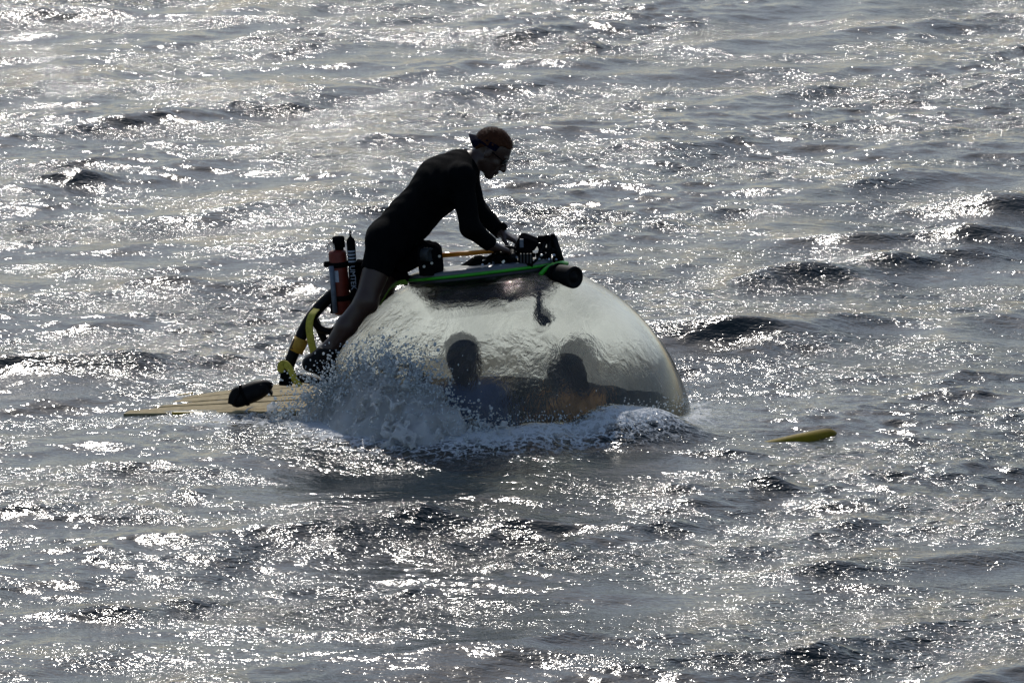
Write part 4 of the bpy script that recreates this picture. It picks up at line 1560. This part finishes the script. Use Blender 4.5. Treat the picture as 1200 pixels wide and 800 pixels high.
# ------------------------------------------------------------------ passengers inside the dome
def passenger(px, py, Y, face, sx, name_label, shirt_mat, hair_mat, trousers):
    hc_ = P(px, py, Y)
    root = empty('person', hc_ - Vector((0, 0, 0.72)), name_label, 'person')
    f_ = Vector((math.sin(face), -math.cos(face), -0.12)).normalized()
    l_ = Vector((0, 0, 1)).cross(f_).normalized()
    u_ = f_.cross(l_).normalized()
    g = Vector((0, 0, 1))
    ff = Vector((f_.x, f_.y, 0)).normalized()
    nb = hc_ - g * 0.135 - ff * 0.02
    sh_ = {s: nb - g * 0.07 + l_ * 0.18 * s for s in (-1, 1)}
    pel = nb - g * 0.50 - ff * 0.03
    kn = {s: pel + ff * 0.36 + l_ * 0.11 * s + g * 0.02 for s in (-1, 1)}
    el = {s: sh_[s] - g * 0.25 + ff * 0.06 + l_ * 0.05 * s for s in (-1, 1)}
    wr = {s: el[s] + ff * 0.20 - l_ * 0.06 * s - g * 0.03 for s in (-1, 1)}
    ft = {s: kn[s] - g * 0.22 + ff * 0.02 for s in (-1, 1)}
    lo_, hi_ = np.array(hc_) - np.array([0.62, 0.62, 0.95]), np.array(hc_) + np.array([0.62, 0.62, 0.17])

    def tr(fl, g_=0.0, what='all'):
        if what in ('all', 'shirt'):
            fl.cone(pel + g * 0.06, nb - g * 0.14, 0.125 + g_, 0.135 + g_, 0.04)
            fl.cone(sh_[-1], sh_[1], 0.062 + g_, 0.062 + g_, 0.06)
            for s in (-1, 1):
                if what == 'shirt':
                    fl.cone(sh_[s], el[s], 0.055 + g_, 0.050 + g_, 0.03, clip=(sh_[s].lerp(el[s], 0.75), el[s] - sh_[s]))
                else:
                    fl.cone(sh_[s], el[s], 0.050, 0.042, 0.03)
                    fl.cone(el[s], wr[s], 0.041, 0.028, 0.02)
        if what in ('all', 'legs'):
            fl.cone(pel - l_ * 0.08, pel + l_ * 0.08, 0.10 + g_, 0.10 + g_, 0.03)
            for s in (-1, 1):
                fl.cone(pel + l_ * 0.09 * s, kn[s], 0.080 + g_, 0.056 + g_, 0.03)
                fl.cone(kn[s], ft[s], 0.054 + g_, 0.040 + g_, 0.02)
    b_ = Field(lo_, hi_, 0.0075)
    tr(b_)
    b_.cone(nb - g * 0.05, hc_ - g * 0.03, 0.058, 0.054, 0.03)
    head(b_, hc_, f_, l_, u_, 1.0)
    for s in (-1, 1):
        hand(b_, wr[s], ff - g * 0.2, -g, -l_ * s, (0.3, 0.4, 0.3), spread=0.12)
    bo = field_obj('body', b_, M_SKIN, root, 1)
    s_ = Field(lo_, hi_, 0.0085)
    tr(s_, 0.009, 'shirt')
    field_obj('shirt', s_, shirt_mat, root, 1)
    s_ = Field(lo_, hi_, 0.0085)
    tr(s_, 0.008, 'legs')
    field_obj('trousers', s_, trousers, root, 1)
    hf_ = Field(np.array(hc_) - 0.17, np.array(hc_) + 0.17, 0.005)
    hf_.ell(hc_ - f_ * 0.012 + u_ * 0.022, (0.110, 0.090, 0.103), (f_, l_, u_), 0.0, clip=lambda p: -(p[..., 2] * 0.70 - p[..., 0] * 0.72) - 0.006)
    field_obj('hair', hf_, hair_mat, root, 1)
    return root


M_BSHIRT = surf('blue_cotton', (0.16, 0.24, 0.55), 0.8, grime=0.25, scale=30, bump=0.3)
M_OSHIRT = surf('ochre_cotton', (0.42, 0.20, 0.03), 0.8, grime=0.25, scale=30, bump=0.3)
M_DHAIR = surf('dark_brown_hair', (0.022, 0.013, 0.009), 0.5, grime=0.3, scale=60, bump=0.4)
M_TROU = surf('dark_trousers', (0.02, 0.022, 0.03), 0.8, grime=0.3, scale=30, bump=0.3)
passenger(546, 426, -0.34, R(35), 1, 'passenger with dark hair in a blue shirt seated inside the dome', M_BSHIRT, M_DHAIR, M_TROU)
passenger(667, 441, 0.16, R(75), 1, 'passenger in an ochre shirt seated inside the dome at right', M_OSHIRT, M_DHAIR, M_TROU)

# ------------------------------------------------------------------ the splash at the left of the dome
def noise3(shape, h, l_lo, l_hi, seed, slope=-2.6):
    g = np.random.default_rng(seed)
    n = [1 << int(math.ceil(math.log2(max(s, 8)))) for s in shape]
    k = [2 * np.pi * np.fft.fftfreq(m, h) for m in n[:2]] + [2 * np.pi * np.fft.rfftfreq(n[2], h)]
    K = np.sqrt(k[0][:, None, None] ** 2 + k[1][None, :, None] ** 2 + k[2][None, None, :] ** 2)
    K[0, 0, 0] = 1
    A = K ** (slope) * np.exp(-(2 * np.pi / l_hi / K) ** 2) * np.exp(-(K * l_lo / (2 * np.pi)) ** 2)
    W = np.fft.rfftn(g.normal(size=n).astype(np.float32))
    f = np.fft.irfftn(W * A, s=n).real[:shape[0], :shape[1], :shape[2]]
    return (f / f.std()).astype(np.float32)


def X_of(px):
    return (px - 600) / 220.0


HZX = [X_of(v) for v in (270, 300, 330, 370, 400, 430, 455, 475, 500, 522, 545, 570, 600)]
HZZ = [0.0, 0.0, 0.04, 0.14, 0.25, 0.37, 0.43, 0.42, 0.35, 0.28, 0.18, 0.08, 0.0]


def heap(x, z):
    """height of the splash over x, and the depth of the dome's (or deck's) side behind it"""
    hz = np.interp(x, HZX, HZZ)
    q = SPH_R ** 2 - (x - SPH_C.x) ** 2 - (z - SPH_C.z) ** 2
    ys = SPH_C.y - np.sqrt(np.maximum(q, 0.02))
    ys = np.where(x < -0.85, np.minimum(ys, np.interp(x, [-1.6, -1.1, -0.85], [-0.12, -0.22, -0.30])), ys)
    return hz, ys


def foam_material():
    N = NT('white_water')
    tc = N.n('ShaderNodeTexCoord')
    nz = noise_node(N, 60, 4, 0.65, tc.outputs['Object'])
    n2 = noise_node(N, 6, 3, 0.6, tc.outputs['Object'])
    mx = N.n('ShaderNodeMix', data_type='RGBA')
    mx.inputs[6].default_value = (0.86, 0.86, 0.86, 1)
    mx.inputs[7].default_value = (0.90, 0.91, 0.92, 1)
    N.l(nz.outputs[0], mx.inputs[0])
    p = N.n('ShaderNodeBsdfPrincipled')
    N.l(mx.outputs[2], p.inputs['Base Color'])
    p.inputs['Roughness'].default_value = 0.18
    p.inputs['IOR'].default_value = 1.33
    bp = N.n('ShaderNodeBump')
    bp.inputs['Distance'].default_value = 0.01
    bp.inputs['Strength'].default_value = 0.6
    N.l(nz.outputs[0], bp.inputs['Height'])
    N.l(bp.outputs[0], p.inputs['Normal'])
    t = N.n('ShaderNodeBsdfTranslucent')
    t.inputs['Color'].default_value = (0.93, 0.93, 0.92, 1)
    m = N.n('ShaderNodeMixShader')
    m.inputs[0].default_value = 0.62
    N.l(p.outputs[0], m.inputs[1])
    N.l(t.outputs[0], m.inputs[2])
    g = N.n('ShaderNodeBsdfGlass')
    g.inputs['IOR'].default_value = 1.33
    g.inputs['Roughness'].default_value = 0.05
    N.l(bp.outputs[0], g.inputs['Normal'])
    fr = N.n('ShaderNodeMapRange')
    fr.inputs['From Min'].default_value = 0.42
    fr.inputs['From Max'].default_value = 0.58
    fr.inputs['To Min'].default_value = 0.0
    fr.inputs['To Max'].default_value = 0.16
    N.l(n2.outputs[0], fr.inputs[0])
    m2 = N.n('ShaderNodeMixShader')
    N.l(fr.outputs[0], m2.inputs[0])
    N.l(m.outputs[0], m2.inputs[1])
    N.l(g.outputs[0], m2.inputs[2])
    N.l(m2.outputs[0], N.out.inputs[0])
    return N.m


def build_splash():
    h = 0.0085
    lo, hi = np.array([-1.50, -1.50, -0.10]), np.array([0.02, -0.05, 0.66])
    n = np.ceil((hi - lo) / h).astype(int)
    x, y, z = np.meshgrid(*[lo[i] + h * np.arange(n[i]) for i in range(3)], indexing='ij')
    hz, ys = heap(x, z)
    rel = np.clip(z / np.maximum(hz, 0.02), -0.3, 1.2)
    thick = 0.03 + 0.30 * np.clip(1 - rel, 0, 1) ** 0.9 * np.clip(hz / 0.35, 0.25, 1)
    nA = noise3(x.shape, h, 0.06, 0.40, 3)
    nB = noise3(x.shape, h, 0.035, 0.24, 4, -2.4)
    nC = noise3(x.shape, h, 0.03, 0.20, 6, -2.2)
    s = np.minimum((hz - z) * 0.8, y - (ys - thick))          # metres inside the heap
    f = -(s - 0.055 - 0.10 * np.clip(rel - 0.40, 0, 1)) + 0.045 * nA + 0.010 * nB
    # thin curling sheets and threads towards the outside
    sheet = np.abs(nB) * 0.030 - 0.0085
    shell = np.maximum(-(s + 0.015 + 0.028 * nA), sheet)
    holes = 0.010 * (np.abs(nC) - 0.95)
    shell = np.maximum(shell, holes)
    f = np.minimum(f, shell)
    f = np.maximum(f, -(y * 0 + (ys + 0.05) - y) * 1.0)       # not inside the dome
    f = np.maximum(f, -0.5 * (z + 0.09))
    f[:, :, 0] = 1
    f[:, -1, :] = 1
    f[0] = 1
    f[-1] = 1
    f[:, 0] = 1
    f[:, :, -1] = 1
    V, F = surface_nets(f.astype(np.float32), lo, h)
    V = smooth_verts(V, F, 1, 0.4)
    o = link_mesh('splash', np_mesh('splash', V, F), M_FOAM, None, True)
    tag(o, 'white churning water splashing up the left side of the dome', 'splash', kind='stuff')


M_FOAM = foam_material()
build_splash()

ICO = bmesh.new()
bmesh.ops.create_icosphere(ICO, subdivisions=1, radius=1.0)
ICO_V = np.array([v.co[:] for v in ICO.verts])
ICO_F = np.array([[v.index for v in f.verts] for f in ICO.faces])
ICO.free()


def water_drop_material():
    N = NT('water_drop')
    g = N.n('ShaderNodeBsdfGlass')
    g.inputs['IOR'].default_value = 1.33
    g.inputs['Roughness'].default_value = 0.02
    tc = N.n('ShaderNodeTexCoord')
    nz = noise_node(N, 90, 2, 0.5, tc.outputs['Object'])
    bp = N.n('ShaderNodeBump')
    bp.inputs['Strength'].default_value = 0.2
    N.l(nz.outputs[0], bp.inputs['Height'])
    N.l(bp.outputs[0], g.inputs['Normal'])
    t = N.n('ShaderNodeBsdfTranslucent')
    t.inputs['Color'].default_value = (0.85, 0.9, 0.92, 1)
    d = N.n('ShaderNodeBsdfDiffuse')
    d.inputs['Color'].default_value = (0.75, 0.78, 0.80, 1)
    m0 = N.n('ShaderNodeMixShader')
    m0.inputs[0].default_value = 0.5
    N.l(t.outputs[0], m0.inputs[1])
    N.l(d.outputs[0], m0.inputs[2])
    m = N.n('ShaderNodeMixShader')
    m.inputs[0].default_value = 0.93
    N.l(g.outputs[0], m.inputs[1])
    N.l(m0.outputs[0], m.inputs[2])
    N.l(m.outputs[0], N.out.inputs[0])
    return N.m


def build_drops():
    g = np.random.default_rng(21)
    pts, rad = [], []
    # a cloud clinging to the heap, thinning out above it
    m = 2200
    x = g.uniform(-1.45, 0.0, m)
    z0, _ = heap(x, np.zeros(m))
    up = g.exponential(0.035, m)
    t = g.uniform(0, 1, m) ** 0.6
    z = t * z0 + up * (z0 > 0.02)
    _, ys = heap(x, z)
    y = ys - g.uniform(0.0, 1.0, m) * (0.04 + 0.34 * (1 - t)) - g.exponential(0.02, m)
    ok = z0 > 0.03
    pts.append(np.stack([x, y, z], -1)[ok])
    rad.append((0.0020 + 0.0022 * g.lognormal(0, 0.5, m))[ok])
    # spray thrown up round the boot and the rim
    m = 2400
    c = np.array([(X_of(a), b, (482 - d) / 217.0) for a, b, d in ((388, -0.35, 446), (415, -0.45, 425), (440, -0.6, 405), (470, -0.75, 400), (500, -0.85, 418), (372, -0.3, 452))])
    i = g.integers(0, len(c), m)
    pts.append(c[i] + g.normal(size=(m, 3)) * np.array([0.09, 0.06, 0.06]) + np.array([0, 0, 0.03]))
    rad.append(0.0017 + 0.0021 * g.lognormal(0, 0.5, m))
    # over the hump in front, on its crest and at the right edge of the dome
    m = 900
    a = g.uniform(-0.5, 1.35, m) - math.pi / 2
    rr = 1.02 + np.abs(g.normal(0, 0.10, m))
    pts.append(np.stack([SPH_C.x + rr * np.cos(a), SPH_C.y + rr * np.sin(a), 0.15 * np.exp(-((rr - 1.0) / 0.2) ** 2) + g.exponential(0.022, m)], -1))
    rad.append(0.0012 + 0.0014 * g.lognormal(0, 0.5, m))
    p, r = np.concatenate(pts), np.concatenate(rad)
    # drop those that would sit inside the dome
    d = np.linalg.norm(p - np.array(SPH_C), axis=1)
    k = d > SPH_R + 0.004
    p, r = p[k], r[k]
    n = len(p)
    sc = r[:, None] * g.uniform(0.7, 1.5, (n, 3))
    V = (ICO_V[None] * sc[:, None, :] + p[:, None, :]).reshape(-1, 3)
    F = (ICO_F[None] + (np.arange(n) * len(ICO_V))[:, None, None]).reshape(-1, 3)
    o = link_mesh('spray', np_mesh('spray', V, F), water_drop_material(), None, True)
    tag(o, 'fine spray of droplets over the splash at the dome', 'spray', kind='stuff')


build_drops()
